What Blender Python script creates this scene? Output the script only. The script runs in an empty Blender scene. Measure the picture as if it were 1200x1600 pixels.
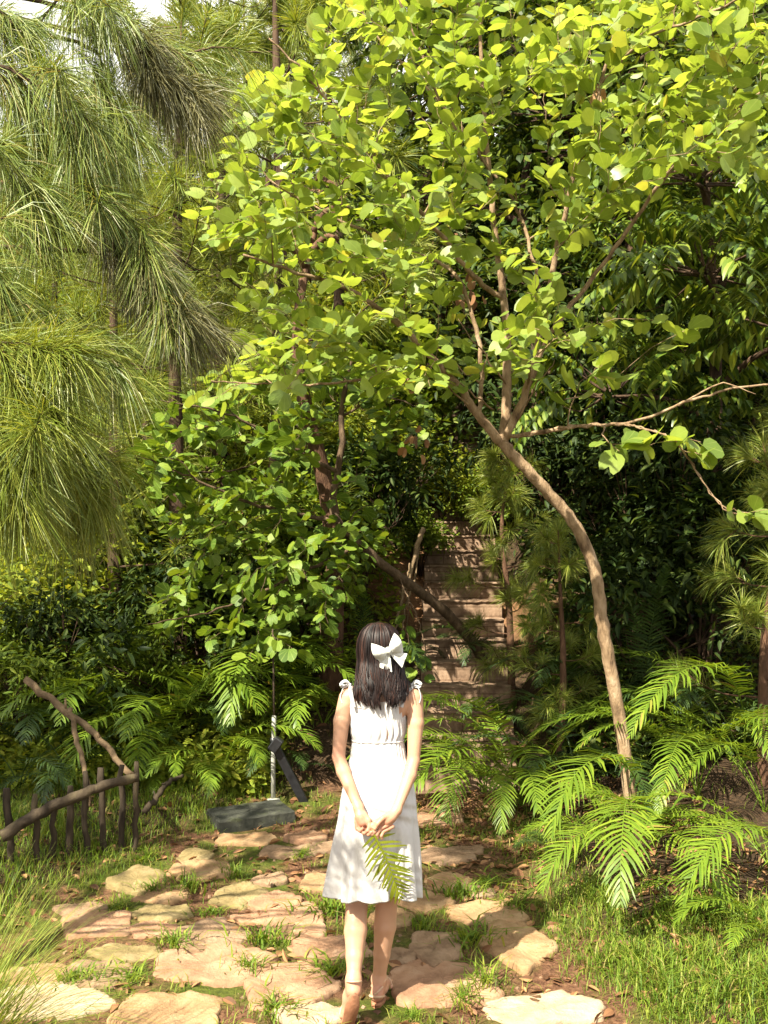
import bpy, math
import numpy as np
from math import radians as R, sin, cos, pi

# ------------------------------------------------------------------ camera, sky, sun, exposure
scene = bpy.context.scene
COL = scene.collection
F, HZ, CH = 1560.0, 935.0, 1.765          # focal length and horizon row in photo pixels, lens height in metres
cam_d = bpy.data.cameras.new('camera')
cam = bpy.data.objects.new('camera', cam_d)
COL.objects.link(cam)
cam.location = (0, 0, CH)
cam.rotation_euler = (R(90), 0, 0)
cam_d.sensor_fit = 'VERTICAL'
cam_d.sensor_height = 36
cam_d.lens = 36 * F / 1600
cam_d.shift_y = (HZ - 800) / 1600
cam_d.clip_start = 0.05
cam_d.clip_end = 500
scene.camera = cam

SUN_TO = np.array([-0.40, -0.56, 0.73])   # from the scene towards the sun
SUN_TO /= np.linalg.norm(SUN_TO)
world = bpy.data.worlds.new('World')
scene.world = world
world.use_nodes = True
wn = world.node_tree.nodes
bg = wn['Background']
sky = wn.new('ShaderNodeTexSky')
sky.sky_type = 'NISHITA'
sky.sun_disc = False
sky.sun_elevation = math.asin(SUN_TO[2])
sky.sun_rotation = math.atan2(SUN_TO[0], SUN_TO[1])
sky.air_density = 1.0
sky.dust_density = 7.0
_wl = world.node_tree.links.new
_tc = wn.new('ShaderNodeTexCoord')
_cn = wn.new('ShaderNodeTexNoise')
_cn.inputs['Scale'].default_value = 2.2
_cn.inputs['Detail'].default_value = 7.0
_wl(_tc.outputs['Generated'], _cn.inputs['Vector'])
_cr = wn.new('ShaderNodeMapRange')          # thin bright cloud over most of the sky
_cr.inputs['From Min'].default_value = .34
_cr.inputs['From Max'].default_value = .50
_wl(_cn.outputs['Fac'], _cr.inputs['Value'])
_cm = wn.new('ShaderNodeMix')
_cm.data_type = 'RGBA'
_wl(_cr.outputs[0], _cm.inputs[0])
_wl(sky.outputs[0], _cm.inputs[6])
_cm.inputs[7].default_value = (5.2, 5.1, 4.9, 1)
_wl(_cm.outputs[2], bg.inputs[0])
bg.inputs[1].default_value = 0.10
sl = bpy.data.lights.new('sun', 'SUN')
sl.energy = 5.0
sl.angle = R(0.55)
sl.color = (1.0, 0.93, 0.77)
so = bpy.data.objects.new('sun', sl)
COL.objects.link(so)
from mathutils import Vector, Matrix
so.rotation_euler = Vector(SUN_TO).to_track_quat('Z', 'Y').to_euler()
scene.view_settings.view_transform = 'Standard'
scene.view_settings.look = 'None'
scene.view_settings.exposure = 1.90
scene.view_settings.gamma = 1
scene.render.engine = 'CYCLES'
scene.cycles.max_bounces = 6
scene.cycles.diffuse_bounces = 3
scene.cycles.transmission_bounces = 4
scene.cycles.use_denoising = True


# ------------------------------------------------------------------ helpers
def rng(s): return np.random.default_rng(s)


def at(px, py, d):
    return np.array([d * (px - 600) / F, d, CH - d * (py - HZ) / F])


def sstep(a, b, x):
    t = np.clip((np.asarray(x, float) - a) / (b - a), 0, 1)
    return t * t * (3 - 2 * t)


def nrm(v):
    v = np.asarray(v, float)
    return v / np.maximum(np.linalg.norm(v, axis=-1, keepdims=True), 1e-9)


def basis(d, up):
    y = nrm(d)
    x = nrm(np.cross(y, up))
    z = np.cross(x, y)
    return np.stack([x, y, z], axis=-1)


class MB:
    """collects quads and triangles, builds one mesh object"""
    def __init__(s):
        s.v, s.q, s.t, s.uq, s.n = [], [], [], [], 0

    def add(s, v, q=None, t=None, uv=None):
        v = np.asarray(v, float).reshape(-1, 3)
        if q is not None and len(q):
            q = np.asarray(q, int)
            s.q.append(q + s.n)
            s.uq.append(np.zeros((len(q), 4, 2)) if uv is None else uv)
        if t is not None and len(t):
            s.t.append(np.asarray(t, int) + s.n)
        s.v.append(v)
        s.n += len(v)

    def scatter(s, tv, tq, M, pos, uv=None):
        n, k = len(pos), len(tv)
        if n == 0: return
        v = np.asarray(pos)[:, None, :] + np.einsum('nij,vj->nvi', M, tv)
        q = (np.asarray(tq)[None] + (np.arange(n) * k)[:, None, None]).reshape(-1, 4)
        u = None
        if uv is not None:
            u = np.tile(uv[np.asarray(tq)], (n, 1, 1))
        s.add(v.reshape(-1, 3), q, uv=u)

    def tube(s, pts, rad, n=8, rough=0.0, seed=0, cap=True):
        p = np.asarray(pts, float)
        m = len(p)
        rad = np.broadcast_to(np.asarray(rad, float), (m,))
        t = nrm(np.gradient(p, axis=0))
        ref = np.array([0, 0, 1.0]) if abs(t[0][2]) < .9 else np.array([1.0, 0, 0])
        u = nrm(np.cross(t[0], ref))
        U = []
        for i in range(m):
            u = nrm(u - t[i] * np.dot(u, t[i]))
            U.append(u)
        U = np.array(U)
        W = np.cross(t, U)
        a = np.arange(n) / n * 2 * pi
        r = np.repeat(rad[:, None], n, 1)
        if rough:
            r = r * (1 + rough * rng(seed).normal(0, 1, (m, n)))
        v = p[:, None] + (U[:, None] * np.cos(a)[None, :, None] + W[:, None] * np.sin(a)[None, :, None]) * r[..., None]
        i, j = np.meshgrid(np.arange(m - 1), np.arange(n), indexing='ij')
        q = np.stack([i * n + j, i * n + (j + 1) % n, (i + 1) * n + (j + 1) % n, (i + 1) * n + j], -1).reshape(-1, 4)
        s.add(v.reshape(-1, 3), q)
        if cap:
            b = s.n
            s.add([p[0], p[-1]], t=None)
            o = b - m * n
            tr = [[b, o + (k + 1) % n, o + k] for k in range(n)] + [[b + 1, o + (m - 1) * n + k, o + (m - 1) * n + (k + 1) % n] for k in range(n)]
            s.t.append(np.array(tr))

    def build(s, name, mat=None, parent=None, smooth=True, loc=None):
        me = bpy.data.meshes.new(name)
        V = np.concatenate(s.v) if s.v else np.zeros((0, 3))
        if loc is not None: V = V - np.asarray(loc)
        Q = np.concatenate(s.q) if s.q else np.zeros((0, 4), int)
        T = np.concatenate(s.t) if s.t else np.zeros((0, 3), int)
        me.vertices.add(len(V))
        me.vertices.foreach_set('co', V.astype(np.float32).ravel())
        nl = len(Q) * 4 + len(T) * 3
        me.loops.add(nl)
        me.loops.foreach_set('vertex_index', np.concatenate([Q.ravel(), T.ravel()]).astype(np.int32))
        me.polygons.add(len(Q) + len(T))
        st = np.concatenate([np.arange(len(Q)) * 4, len(Q) * 4 + np.arange(len(T)) * 3])
        me.polygons.foreach_set('loop_start', st.astype(np.int32))
        if s.uq and any(np.any(u) for u in s.uq):
            ul = me.uv_layers.new(name='UVMap')
            uu = np.concatenate(s.uq).reshape(-1, 2)
            uu = np.concatenate([uu, np.zeros((len(T) * 3, 2))])
            ul.data.foreach_set('uv', uu.astype(np.float32).ravel())
        me.update(calc_edges=True)
        me.polygons.foreach_set('use_smooth', np.full(len(me.polygons), smooth))
        me.validate()
        if mat: me.materials.append(mat)
        o = bpy.data.objects.new(name, me)
        COL.objects.link(o)
        if parent: o.parent = parent
        if loc is not None: o.location = tuple(float(c) for c in loc)
        return o


def tag(o, label=None, cat=None, group=None, kind=None):
    if label: o['label'] = label
    if cat: o['category'] = cat
    if group: o['group'] = group
    if kind: o['kind'] = kind
    return o


def empty(name, loc=(0, 0, 0), rz=0.0, sc=1.0):
    o = bpy.data.objects.new(name, None)
    o.empty_display_size = .1
    COL.objects.link(o)
    o.location = tuple(float(c) for c in loc)
    o.rotation_euler = (0, 0, rz)
    o.scale = (sc, sc, sc)
    return o


def copy_tree(o, parent=None):
    c = o.copy()
    COL.objects.link(c)
    c.parent = parent
    for ch in list(o.children):
        copy_tree(ch, c)
    return c


def spline(pts, n):
    """smooth curve through points (Catmull-Rom), n samples"""
    p = np.asarray(pts, float)
    if len(p) == 2:
        t = np.linspace(0, 1, n)[:, None]
        return p[0] * (1 - t) + p[1] * t
    e = np.vstack([2 * p[0] - p[1], p, 2 * p[-1] - p[-2]])
    u = np.linspace(0, len(p) - 1 - 1e-6, n)
    i = u.astype(int)
    f = (u - i)[:, None]
    a, b, c, d = e[i], e[i + 1], e[i + 2], e[i + 3]
    return .5 * ((2 * b) + (c - a) * f + (2 * a - 5 * b + 4 * c - d) * f ** 2 + (3 * b - a - 3 * c + d) * f ** 3)


# ------------------------------------------------------------------ materials
def new_mat(name):
    m = bpy.data.materials.new(name)
    m.use_nodes = True
    nt = m.node_tree
    b = nt.nodes['Principled BSDF']
    return m, nt, b


def N(nt, t, **kw):
    n = nt.nodes.new(t)
    for k, v in kw.items():
        if k.startswith('i_'):
            n.inputs[k[2:].replace('_', ' ')].default_value = v
        else:
            setattr(n, k, v)
    return n


def ramp(nt, stops, src):
    r = nt.nodes.new('ShaderNodeValToRGB')
    el = r.color_ramp.elements
    while len(el) > 1: el.remove(el[0])
    el[0].position = stops[0][0]
    el[0].color = (*stops[0][1], 1)
    for p, c in stops[1:]:
        e = el.new(p)
        e.color = (*c, 1)
    nt.links.new(src, r.inputs[0])
    return r.outputs[0]


def leaf_mat(name, stops, tr=0.35, rough=0.42, spec=0.4, tint=(1.5, 1.35, 0.6), vein=False):
    m, nt, b = new_mat(name)
    L = nt.links.new
    g = N(nt, 'ShaderNodeNewGeometry')
    col = ramp(nt, stops, g.outputs['Random Per Island'])
    tc = N(nt, 'ShaderNodeTexCoord')
    no = N(nt, 'ShaderNodeTexNoise', i_Scale=35.0, i_Detail=3.0)
    L(tc.outputs['Object'], no.inputs['Vector'])
    hv = N(nt, 'ShaderNodeHueSaturation')
    mr = N(nt, 'ShaderNodeMapRange')
    mr.inputs['To Min'].default_value = .82
    mr.inputs['To Max'].default_value = 1.18
    L(no.outputs['Fac'], mr.inputs['Value'])
    L(mr.outputs[0], hv.inputs['Value'])
    L(col, hv.inputs['Color'])
    col = hv.outputs[0]
    if vein:
        uv = N(nt, 'ShaderNodeSeparateXYZ')
        L(tc.outputs['UV'], uv.inputs[0])
        at2 = N(nt, 'ShaderNodeMath', operation='ABSOLUTE')
        L(uv.outputs[0], at2.inputs[0])
        ang = N(nt, 'ShaderNodeMath', operation='ARCTAN2')
        yy = N(nt, 'ShaderNodeMath', operation='ADD')
        yy.inputs[1].default_value = .06
        L(uv.outputs[1], yy.inputs[0])
        L(at2.outputs[0], ang.inputs[0])
        L(yy.outputs[0], ang.inputs[1])
        ml = N(nt, 'ShaderNodeMath', operation='MULTIPLY')
        ml.inputs[1].default_value = 17.0
        L(ang.outputs[0], ml.inputs[0])
        cs = N(nt, 'ShaderNodeMath', operation='COSINE')
        L(ml.outputs[0], cs.inputs[0])
        st = N(nt, 'ShaderNodeMapRange')
        st.inputs['From Min'].default_value = .9
        L(cs.outputs[0], st.inputs['Value'])
        sc = N(nt, 'ShaderNodeMath', operation='MULTIPLY')
        sc.inputs[1].default_value = .6
        L(st.outputs[0], sc.inputs[0])
        mx = N(nt, 'ShaderNodeMix', data_type='RGBA')
        L(sc.outputs[0], mx.inputs[0])
        L(col, mx.inputs[6])
        mx.inputs[7].default_value = (.26, .33, .08, 1)
        col = mx.outputs[2]
    L(col, b.inputs['Base Color'])
    b.inputs['Roughness'].default_value = rough
    b.inputs['Specular IOR Level'].default_value = spec
    t = N(nt, 'ShaderNodeBsdfTranslucent')
    mu = N(nt, 'ShaderNodeMix', data_type='RGBA', blend_type='MULTIPLY')
    mu.inputs[0].default_value = 1
    mu.inputs[7].default_value = (*tint, 1)
    L(col, mu.inputs[6])
    L(mu.outputs[2], t.inputs[0])
    ms = N(nt, 'ShaderNodeMixShader')
    ms.inputs[0].default_value = tr
    L(b.outputs[0], ms.inputs[1])
    L(t.outputs[0], ms.inputs[2])
    L(ms.outputs[0], nt.nodes['Material Output'].inputs[0])
    return m


def rough_mat(name, stops, scale=6.0, detail=8.0, rough=0.85, bump=0.4, bscale=None, stretch=(1, 1, 1), spec=.2, dist=.02, coord='Object'):
    m, nt, b = new_mat(name)
    L = nt.links.new
    tc = N(nt, 'ShaderNodeTexCoord')
    mp = N(nt, 'ShaderNodeMapping')
    mp.inputs['Scale'].default_value = stretch
    L(tc.outputs[coord], mp.inputs[0])
    no = N(nt, 'ShaderNodeTexNoise', i_Scale=scale, i_Detail=detail, i_Roughness=.62)
    L(mp.outputs[0], no.inputs['Vector'])
    L(ramp(nt, stops, no.outputs['Fac']), b.inputs['Base Color'])
    b.inputs['Roughness'].default_value = rough
    b.inputs['Specular IOR Level'].default_value = spec
    n2 = N(nt, 'ShaderNodeTexNoise', i_Scale=bscale or scale * 4, i_Detail=10.0, i_Roughness=.65)
    L(mp.outputs[0], n2.inputs['Vector'])
    bp = N(nt, 'ShaderNodeBump', i_Strength=bump, i_Distance=dist)
    L(n2.outputs['Fac'], bp.inputs['Height'])
    L(bp.outputs[0], b.inputs['Normal'])
    return m


MAT = {}
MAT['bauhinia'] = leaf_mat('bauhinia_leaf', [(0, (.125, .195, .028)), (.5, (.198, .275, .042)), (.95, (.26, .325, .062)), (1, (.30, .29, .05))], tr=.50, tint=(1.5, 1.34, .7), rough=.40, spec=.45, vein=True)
MAT['bauhinia_shaded'] = leaf_mat('bauhinia_shaded_leaf', [(0, (.05, .095, .012)), (.6, (.10, .165, .015)), (1, (.165, .22, .02))], tr=.36, rough=.5, spec=.25, vein=True)  # same kind of leaf as above, with shade put into its colour
MAT['needle'] = leaf_mat('pine_needle', [(0, (.05, .085, .014)), (.45, (.125, .175, .026)), (.85, (.22, .25, .05)), (1, (.22, .17, .05))], tr=.25, rough=.45)
MAT['needle_bright'] = leaf_mat('bright_needle', [(0, (.08, .125, .014)), (.5, (.15, .19, .022)), (1, (.25, .26, .045))], tr=.3, rough=.45)
MAT['needle_dry'] = leaf_mat('dry_needle', [(0, (.045, .05, .018)), (.5, (.10, .10, .035)), (1, (.20, .18, .07))], tr=.25, rough=.5)
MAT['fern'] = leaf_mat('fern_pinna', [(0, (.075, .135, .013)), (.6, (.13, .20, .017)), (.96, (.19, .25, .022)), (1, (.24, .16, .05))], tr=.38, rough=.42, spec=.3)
MAT['fern_shaded'] = leaf_mat('shaded_fern_pinna', [(0, (.02, .045, .010)), (1, (.05, .085, .014))], tr=.25, rough=.5)  # shaded copy of the fern colour, darkness painted in
MAT['shrub'] = leaf_mat('shrub_leaf', [(0, (.055, .095, .012)), (.6, (.115, .17, .016)), (1, (.19, .23, .022))], tr=.35, rough=.55, spec=.2)
MAT['shrub_sun'] = leaf_mat('sunny_shrub_leaf', [(0, (.10, .145, .016)), (.6, (.19, .235, .022)), (1, (.28, .285, .035))], tr=.4, rough=.6, spec=.15)  # lit copy of the shrub leaf, sunlight put into the colour
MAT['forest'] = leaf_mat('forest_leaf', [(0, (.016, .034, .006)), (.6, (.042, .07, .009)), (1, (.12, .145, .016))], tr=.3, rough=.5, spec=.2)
MAT['deep'] = leaf_mat('shaded_shrub_leaf', [(0, (.010, .022, .005)), (.7, (.026, .045, .008)), (1, (.06, .08, .012))], tr=.22, rough=.55, spec=.15)  # deep shade of the hollow painted into the leaf colour
MAT['frond_yellow'] = leaf_mat('picked_frond', [(0, (.15, .19, .014)), (1, (.23, .26, .02))], tr=.3, rough=.45, spec=.25)
MAT['gloss'] = leaf_mat('glossy_leaf', [(0, (.035, .07, .012)), (.6, (.10, .155, .018)), (1, (.21, .245, .03))], tr=.3, rough=.36, spec=.35)
MAT['grass'] = leaf_mat('grass_blade', [(0, (.06, .12, .013)), (.6, (.135, .20, .019)), (.9, (.21, .25, .032)), (1, (.28, .23, .08))], tr=.38, rough=.55, spec=.2)
MAT['dead_leaf'] = leaf_mat('dead_leaf', [(0, (.08, .035, .015)), (.6, (.20, .095, .04)), (1, (.34, .19, .08))], tr=.2, rough=.7, tint=(1.3, 1, .7))
MAT['bark'] = rough_mat('smooth_bark', [(.3, (.07, .042, .023)), (.45, (.19, .125, .07)), (.6, (.29, .20, .12)), (.75, (.36, .28, .19))], scale=16, bump=.9, bscale=60, stretch=(1, 1, .4), dist=.015)
MAT['bark_dark'] = rough_mat('dark_bark', [(.3, (.025, .015, .010)), (.7, (.10, .06, .035))], scale=14, bump=.9, bscale=40, stretch=(1, 1, .25), dist=.02)
MAT['bark_brown'] = rough_mat('brown_bark', [(.3, (.03, .019, .012)), (.5, (.085, .055, .032)), (.72, (.17, .115, .07))], scale=16, bump=.9, bscale=55, stretch=(1, 1, .35), dist=.015)
MAT['bark_red'] = rough_mat('red_bark', [(.3, (.045, .022, .013)), (.7, (.14, .075, .042))], scale=18, bump=.9, bscale=50, stretch=(1, 1, .3), dist=.02)
MAT['old_wood'] = rough_mat('old_wood', [(.3, (.016, .011, .007)), (.55, (.05, .036, .022)), (.75, (.09, .072, .036))], scale=10, bump=.8, bscale=45, stretch=(1, 1, .2), dist=.012)
MAT['pale_wood'] = rough_mat('pale_wood', [(.3, (.07, .045, .024)), (.7, (.21, .145, .08))], scale=12, bump=.6, bscale=40, dist=.01)

# ------------------------------------------------------------------ ground
_ns = rng(5)
_NK = [(_ns.normal(0, 1, 2), _ns.uniform(0, 6.28)) for _ in range(14)]


def noise2(x, y, s=1.0):
    o = 0
    for i, (k, p) in enumerate(_NK):
        f = s * (1 + .35 * i)
        o = o + np.sin(f * (k[0] * x + k[1] * y) + p) / (1 + .35 * i)
    return o / 5.0


def path_edges(y):
    xl = np.interp(y, [3.5, 4, 4.87, 5.97, 6.58, 7.2, 8], [-2.8, -2.4, -1.87, -1.42, -1.1, -.7, -.5])
    xr = np.interp(y, [3.5, 4.1, 4.7, 5.5, 6.8, 7.3, 8], [1.1, .95, .80, .72, .68, .8, 1.2])
    return xl, xr


def off_path(x, y):
    xl, xr = path_edges(y)
    return np.maximum(xl - x, x - xr)


ST_R, ST_T, ST_Y, ST_Z = .182, .33, 7.26, .30


def hz(x, y):
    x = np.asarray(x, float)
    y = np.asarray(y, float)
    ys = 7.3 + 1.7 * sstep(-.4, -1.9, x) - .5 * sstep(1.4, 2.4, x)
    base = .095 * (np.clip(y, -3, ys) - 4.16)
    d = np.minimum(y, 48) - ys
    hill = .55 * (d + np.sqrt(d * d + .12)) / 2
    op = off_path(x, np.minimum(y, 7.6))
    bank = .10 * sstep(0, .8, op) * (y < 60)
    n = .035 * noise2(x, y, 2.0) * sstep(-.2, .6, op) + .012 * noise2(x, y, 6.0) + .25 * noise2(x, y, .5) * sstep(9, 14, y)
    sx = x - .02 * (y - ST_Y) / ST_T
    stair = sstep(.0, .12, sx) * (1 - sstep(1.2, 1.32, sx)) * sstep(ST_Y - .05, ST_Y + .1, y)
    return base + hill + bank + n - .22 * stair


def ground_material():
    m, nt, b = new_mat('ground')
    L = nt.links.new
    tc = N(nt, 'ShaderNodeTexCoord')
    P = tc.outputs['Object']
    n1 = N(nt, 'ShaderNodeTexNoise', i_Scale=2.2, i_Detail=8.0, i_Roughness=.6)
    L(P, n1.inputs['Vector'])
    n2 = N(nt, 'ShaderNodeTexNoise', i_Scale=38.0, i_Detail=6.0, i_Roughness=.7)
    L(P, n2.inputs['Vector'])
    earth = ramp(nt, [(.3, (.045, .022, .012)), (.48, (.11, .055, .03)), (.62, (.19, .10, .055)), (.8, (.28, .17, .10))], n2.outputs['Fac'])
    moss = ramp(nt, [(.3, (.035, .045, .010)), (.7, (.10, .115, .018))], n2.outputs['Fac'])
    humus = ramp(nt, [(.3, (.018, .012, .008)), (.55, (.05, .032, .018)), (.75, (.13, .075, .04))], n2.outputs['Fac'])
    mk = ramp(nt, [(.46, (0, 0, 0)), (.58, (1, 1, 1))], n1.outputs['Fac'])
    mx = N(nt, 'ShaderNodeMix', data_type='RGBA')
    L(mk, mx.inputs[0]); L(earth, mx.inputs[6]); L(moss, mx.inputs[7])
    at_ = N(nt, 'ShaderNodeAttribute', attribute_name='zone')
    mz = N(nt, 'ShaderNodeMix', data_type='RGBA')
    L(at_.outputs['Fac'], mz.inputs[0]); L(mx.outputs[2], mz.inputs[6])
    n3 = N(nt, 'ShaderNodeTexNoise', i_Scale=.9, i_Detail=6.0)
    L(P, n3.inputs['Vector'])
    clay = ramp(nt, [(.3, (.16, .075, .035)), (.6, (.30, .16, .08))], n2.outputs['Fac'])
    mh = N(nt, 'ShaderNodeMix', data_type='RGBA')
    sp = N(nt, 'ShaderNodeSeparateXYZ')
    L(P, sp.inputs[0])
    my = N(nt, 'ShaderNodeMapRange')
    my.inputs['From Min'].default_value = 9.0
    my.inputs['From Max'].default_value = 10.5
    L(sp.outputs[1], my.inputs['Value'])
    mm = N(nt, 'ShaderNodeMath', operation='MULTIPLY')
    L(my.outputs[0], mm.inputs[0])
    L(ramp(nt, [(.50, (0, 0, 0)), (.58, (1, 1, 1))], n3.outputs['Fac']), mm.inputs[1])
    L(mm.outputs[0], mh.inputs[0])
    L(humus, mh.inputs[6]); L(clay, mh.inputs[7])
    L(mh.outputs[2], mz.inputs[7])
    L(mz.outputs[2], b.inputs['Base Color'])
    b.inputs['Roughness'].default_value = .95
    b.inputs['Specular IOR Level'].default_value = .1
    bp = N(nt, 'ShaderNodeBump', i_Strength=.9, i_Distance=.03)
    L(n2.outputs['Fac'], bp.inputs['Height'])
    L(bp.outputs[0], b.inputs['Normal'])
    return m


def axis(lo, a, b, hi, fine, coarse):
    return np.concatenate([np.arange(lo, a, coarse), np.arange(a, b, fine), np.arange(b, hi + coarse, coarse)])


gx = axis(-40, -4.5, 4.5, 40, .06, 1.2)
gy = axis(-12, 2.5, 13, 70, .06, 1.2)
GX, GY = np.meshgrid(gx, gy, indexing='ij')
g = MB()
i, j = np.meshgrid(np.arange(len(gx) - 1), np.arange(len(gy) - 1), indexing='ij')
ny = len(gy)
g.add(np.stack([GX, GY, hz(GX, GY)], -1), np.stack([i * ny + j, (i + 1) * ny + j, (i + 1) * ny + j + 1, i * ny + j + 1], -1).reshape(-1, 4))
ground = tag(g.build('ground', ground_material()), kind='structure')
za = ground.data.attributes.new('zone', 'FLOAT', 'POINT')
za.data.foreach_set('value', np.maximum(sstep(.05, .5, off_path(GX, GY)), sstep(7, 7.6, GY)).astype(np.float32).ravel())

# ------------------------------------------------------------------ flagstones
STONE_MAT = {}
for nm, c in dict(pink=[(.16, .084, .048), (.265, .15, .086), (.33, .215, .135)], ochre=[(.16, .092, .044), (.262, .160, .080), (.325, .225, .125)],
                  moss=[(.09, .072, .028), (.185, .138, .06), (.27, .21, .11)], cream=[(.25, .165, .10), (.34, .25, .16), (.40, .32, .22)],
                  tan=[(.12, .072, .042), (.20, .128, .075), (.28, .19, .12)]).items():
    STONE_MAT[nm] = rough_mat('sandstone_' + nm, [(.28, c[0]), (.5, c[1]), (.72, c[2])], scale=7.5, rough=.88, bump=.85, bscale=30, dist=.016, coord='Object')


def gpt(px, py):
    d = (CH + .095 * 4.16) / ((py - HZ) / F + .095)
    return d * (px - 600) / F, d


STONES = [
    (75, 1568, 82, 24, 'cream', 'large pale cream flagstone at the front left corner of the path'),
    (268, 1588, 78, 26, 'ochre', 'yellow flagstone at the bottom edge between the pale corner slab and the woman'),
    (450, 1546, 62, 27, 'pink', 'rounded pink flagstone just left of the raised sandal'),
    (328, 1508, 82, 27, 'pink', 'largest pink flagstone, spread across the left middle of the path'),
    (152, 1526, 48, 20, 'tan', 'grey brown flagstone behind the pale corner slab'),
    (155, 1448, 48, 18, 'pink', 'brown pink flagstone beside the tall grass clump'),
    (250, 1431, 42, 12, 'moss', 'layered greenish flagstone behind the brown pink one'),
    (458, 1446, 48, 23, 'pink', 'pink flagstone with a dark shaded end left of the dress hem'),
    (328, 1464, 46, 20, 'tan', 'tan flagstone with a green mossy corner behind the largest pink one'),
    (372, 1404, 34, 16, 'moss', 'pale green four sided flagstone in the middle of the path'),
    (312, 1364, 46, 14, 'ochre', 'long yellow brown flagstone near the back left of the path'),
    (254, 1401, 40, 12, 'ochre', 'orange brown wedge shaped flagstone left of the pale green one'),
    (213, 1379, 32, 17, 'moss', 'yellow moss covered stone at the left edge of the path'),
    (432, 1413, 32, 12, 'pink', 'small pink flagstone between the pale green one and the dress'),
    (128, 1424, 34, 10, 'tan', 'narrow tan stone half hidden by the tall grass clump'),
    (248, 1457, 42, 9, 'pink', 'thin pinkish slab between the layered and tan stones'),
    (502, 1386, 30, 14, 'ochre', 'orange flagstone peeping out left of the dress hem'),
    (522, 1487, 56, 13, 'pink', 'flat tan pink flagstone behind the left calf'),
    (692, 1538, 82, 30, 'pink', 'big smooth pink flagstone under the front sandal'),
    (680, 1487, 38, 22, 'tan', 'squarish tan flagstone behind the big smooth pink one'),
    (806, 1478, 50, 32, 'ochre', 'broad yellow tan flagstone at the right edge beside the lawn'),
    (758, 1432, 50, 14, 'ochre', 'tan flagstone with grass in front right of the dress hem'),
    (852, 1582, 92, 22, 'cream', 'long pale pink flagstone at the front right by the grass'),
    (662, 1413, 36, 14, 'ochre', 'yellowish flagstone touching the right side of the dress hem'),
    (492, 1592, 56, 14, 'cream', 'cream flagstone under the raised toe at the front'),
    (382, 1317, 44, 8, 'ochre', 'ochre slab in front of the dark stone block'),
    (690, 1344, 42, 9, 'tan', 'tan flagstone beside the skirt surrounded by fallen leaves'),
    (678, 1288, 42, 8, 'pink', 'sunlit pinkish slab at the foot of the stairs'),
    (725, 1334, 26, 7, 'tan', 'small tan slab under the drooping fern fronds'),
    (702, 1384, 34, 10, 'ochre', 'shaded ochre slab right of the skirt'),
    (478, 1314, 30, 9, 'pink', 'pink slab under twigs left of the skirt'),
    (458, 1336, 44, 9, 'tan', 'dark tan slab behind the orange flagstone'),
    (305, 1341, 26, 8, 'moss', 'mossy yellow slab at the back left of the path'),
    (60, 1528, 52, 14, 'ochre', 'orange stone behind the pale corner slab at the left edge'),
    (612, 1440, 34, 11, 'ochre', 'tan slab seen between the hem and the two calves'),
    (625, 1500, 22, 10, 'tan', 'small tan stone right of the front calf'),
    (745, 1398, 30, 8, 'tan', 'narrow tan slab before the grass tuft right of the path'),
    (395, 1438, 26, 8, 'pink', 'broken pink stone chip between larger pink slabs'),
    (200, 1492, 52, 11, 'moss', 'greenish sunken slab left of the largest pink flagstone'),
    (560, 1330, 60, 9, 'tan', 'tan slab behind the skirt on the path'),
    (420, 1380, 26, 8, 'tan', 'tan slab level with the yellow mossy stone behind the small pink one'),
]
STONE_XY = []


def stone_mesh(rx, ry, seed):
    r = rng(seed)
    n = 64
    a = np.arange(n) / n * 2 * pi
    k = r.integers(4, 7)
    corners = np.sort(r.uniform(0, 2 * pi, k) * .45 + np.arange(k) / k * 2 * pi * 1.0)
    # rounded polygon outline
    rad = np.ones(n) * 9
    for c in np.arange(k) / k * 2 * pi + r.uniform(-.25, .25, k) + r.uniform(0, 6):
        rad = np.minimum(rad, r.uniform(.82, 1.0) / np.maximum(np.cos(a - c), .05))
    rad = np.minimum(rad, 1.22)
    rad = (2 * rad + np.roll(rad, 1) + np.roll(rad, -1)) / 4
    rad *= 1 + .018 * r.normal(0, 1, n) + .012 * np.sin(5 * a + k) + .010 * np.sin(11 * a)
    rings = [(0.0, .020), (.2, .020), (.4, .021), (.6, .021), (.75, .021), (.88, .020), (.955, .018), (.985, .012), (1.005, -.004), (1.01, -.03), (1.0, -.08)]
    ph = r.uniform(0, 6, 8)
    V = []
    for t, z in rings:
        x, y = rad * t * rx * np.cos(a), rad * t * ry * np.sin(a)
        zz = z + (.008 * np.sin(x * 11 + ph[0]) * np.sin(y * 13 + ph[1]) + .0045 * np.sin(x * 27 + y * 19 + ph[2]) + .003 * np.sin(x * 50 - y * 61 + ph[3]) + .0022 * r.normal(0, 1, n) * (t > 0))
        V.append(np.stack([x, y, zz], -1))
    mb = MB()
    m = len(rings)
    i, j = np.meshgrid(np.arange(m - 1), np.arange(n), indexing='ij')
    q = np.stack([i * n + j, (i + 1) * n + j, (i + 1) * n + (j + 1) % n, i * n + (j + 1) % n], -1).reshape(-1, 4)
    mb.add(np.concatenate(V), q)
    return mb


for k, (px, py, wx, wy, c, lab) in enumerate(STONES):
    x, y = gpt(px, py)
    rx = 1.18 * wx / F * y
    _, ya = gpt(px, py - wy)
    _, yb = gpt(px, py + wy)
    ry = 1.24 * (ya - yb) / 2
    o = stone_mesh(rx, ry, 100 + k).build('flagstone', STONE_MAT[c])
    zc = float(hz(x, y))
    o.location = (x, y, zc)
    o.rotation_euler = (.09 + .03 * sin(k * 3.1), .03 * sin(k * 1.7), 0)
    tag(o, lab, 'flagstone', 'flagstones of the path')
    STONE_XY.append((x, y, rx, ry))
STONE_XY = np.array(STONE_XY)


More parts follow.
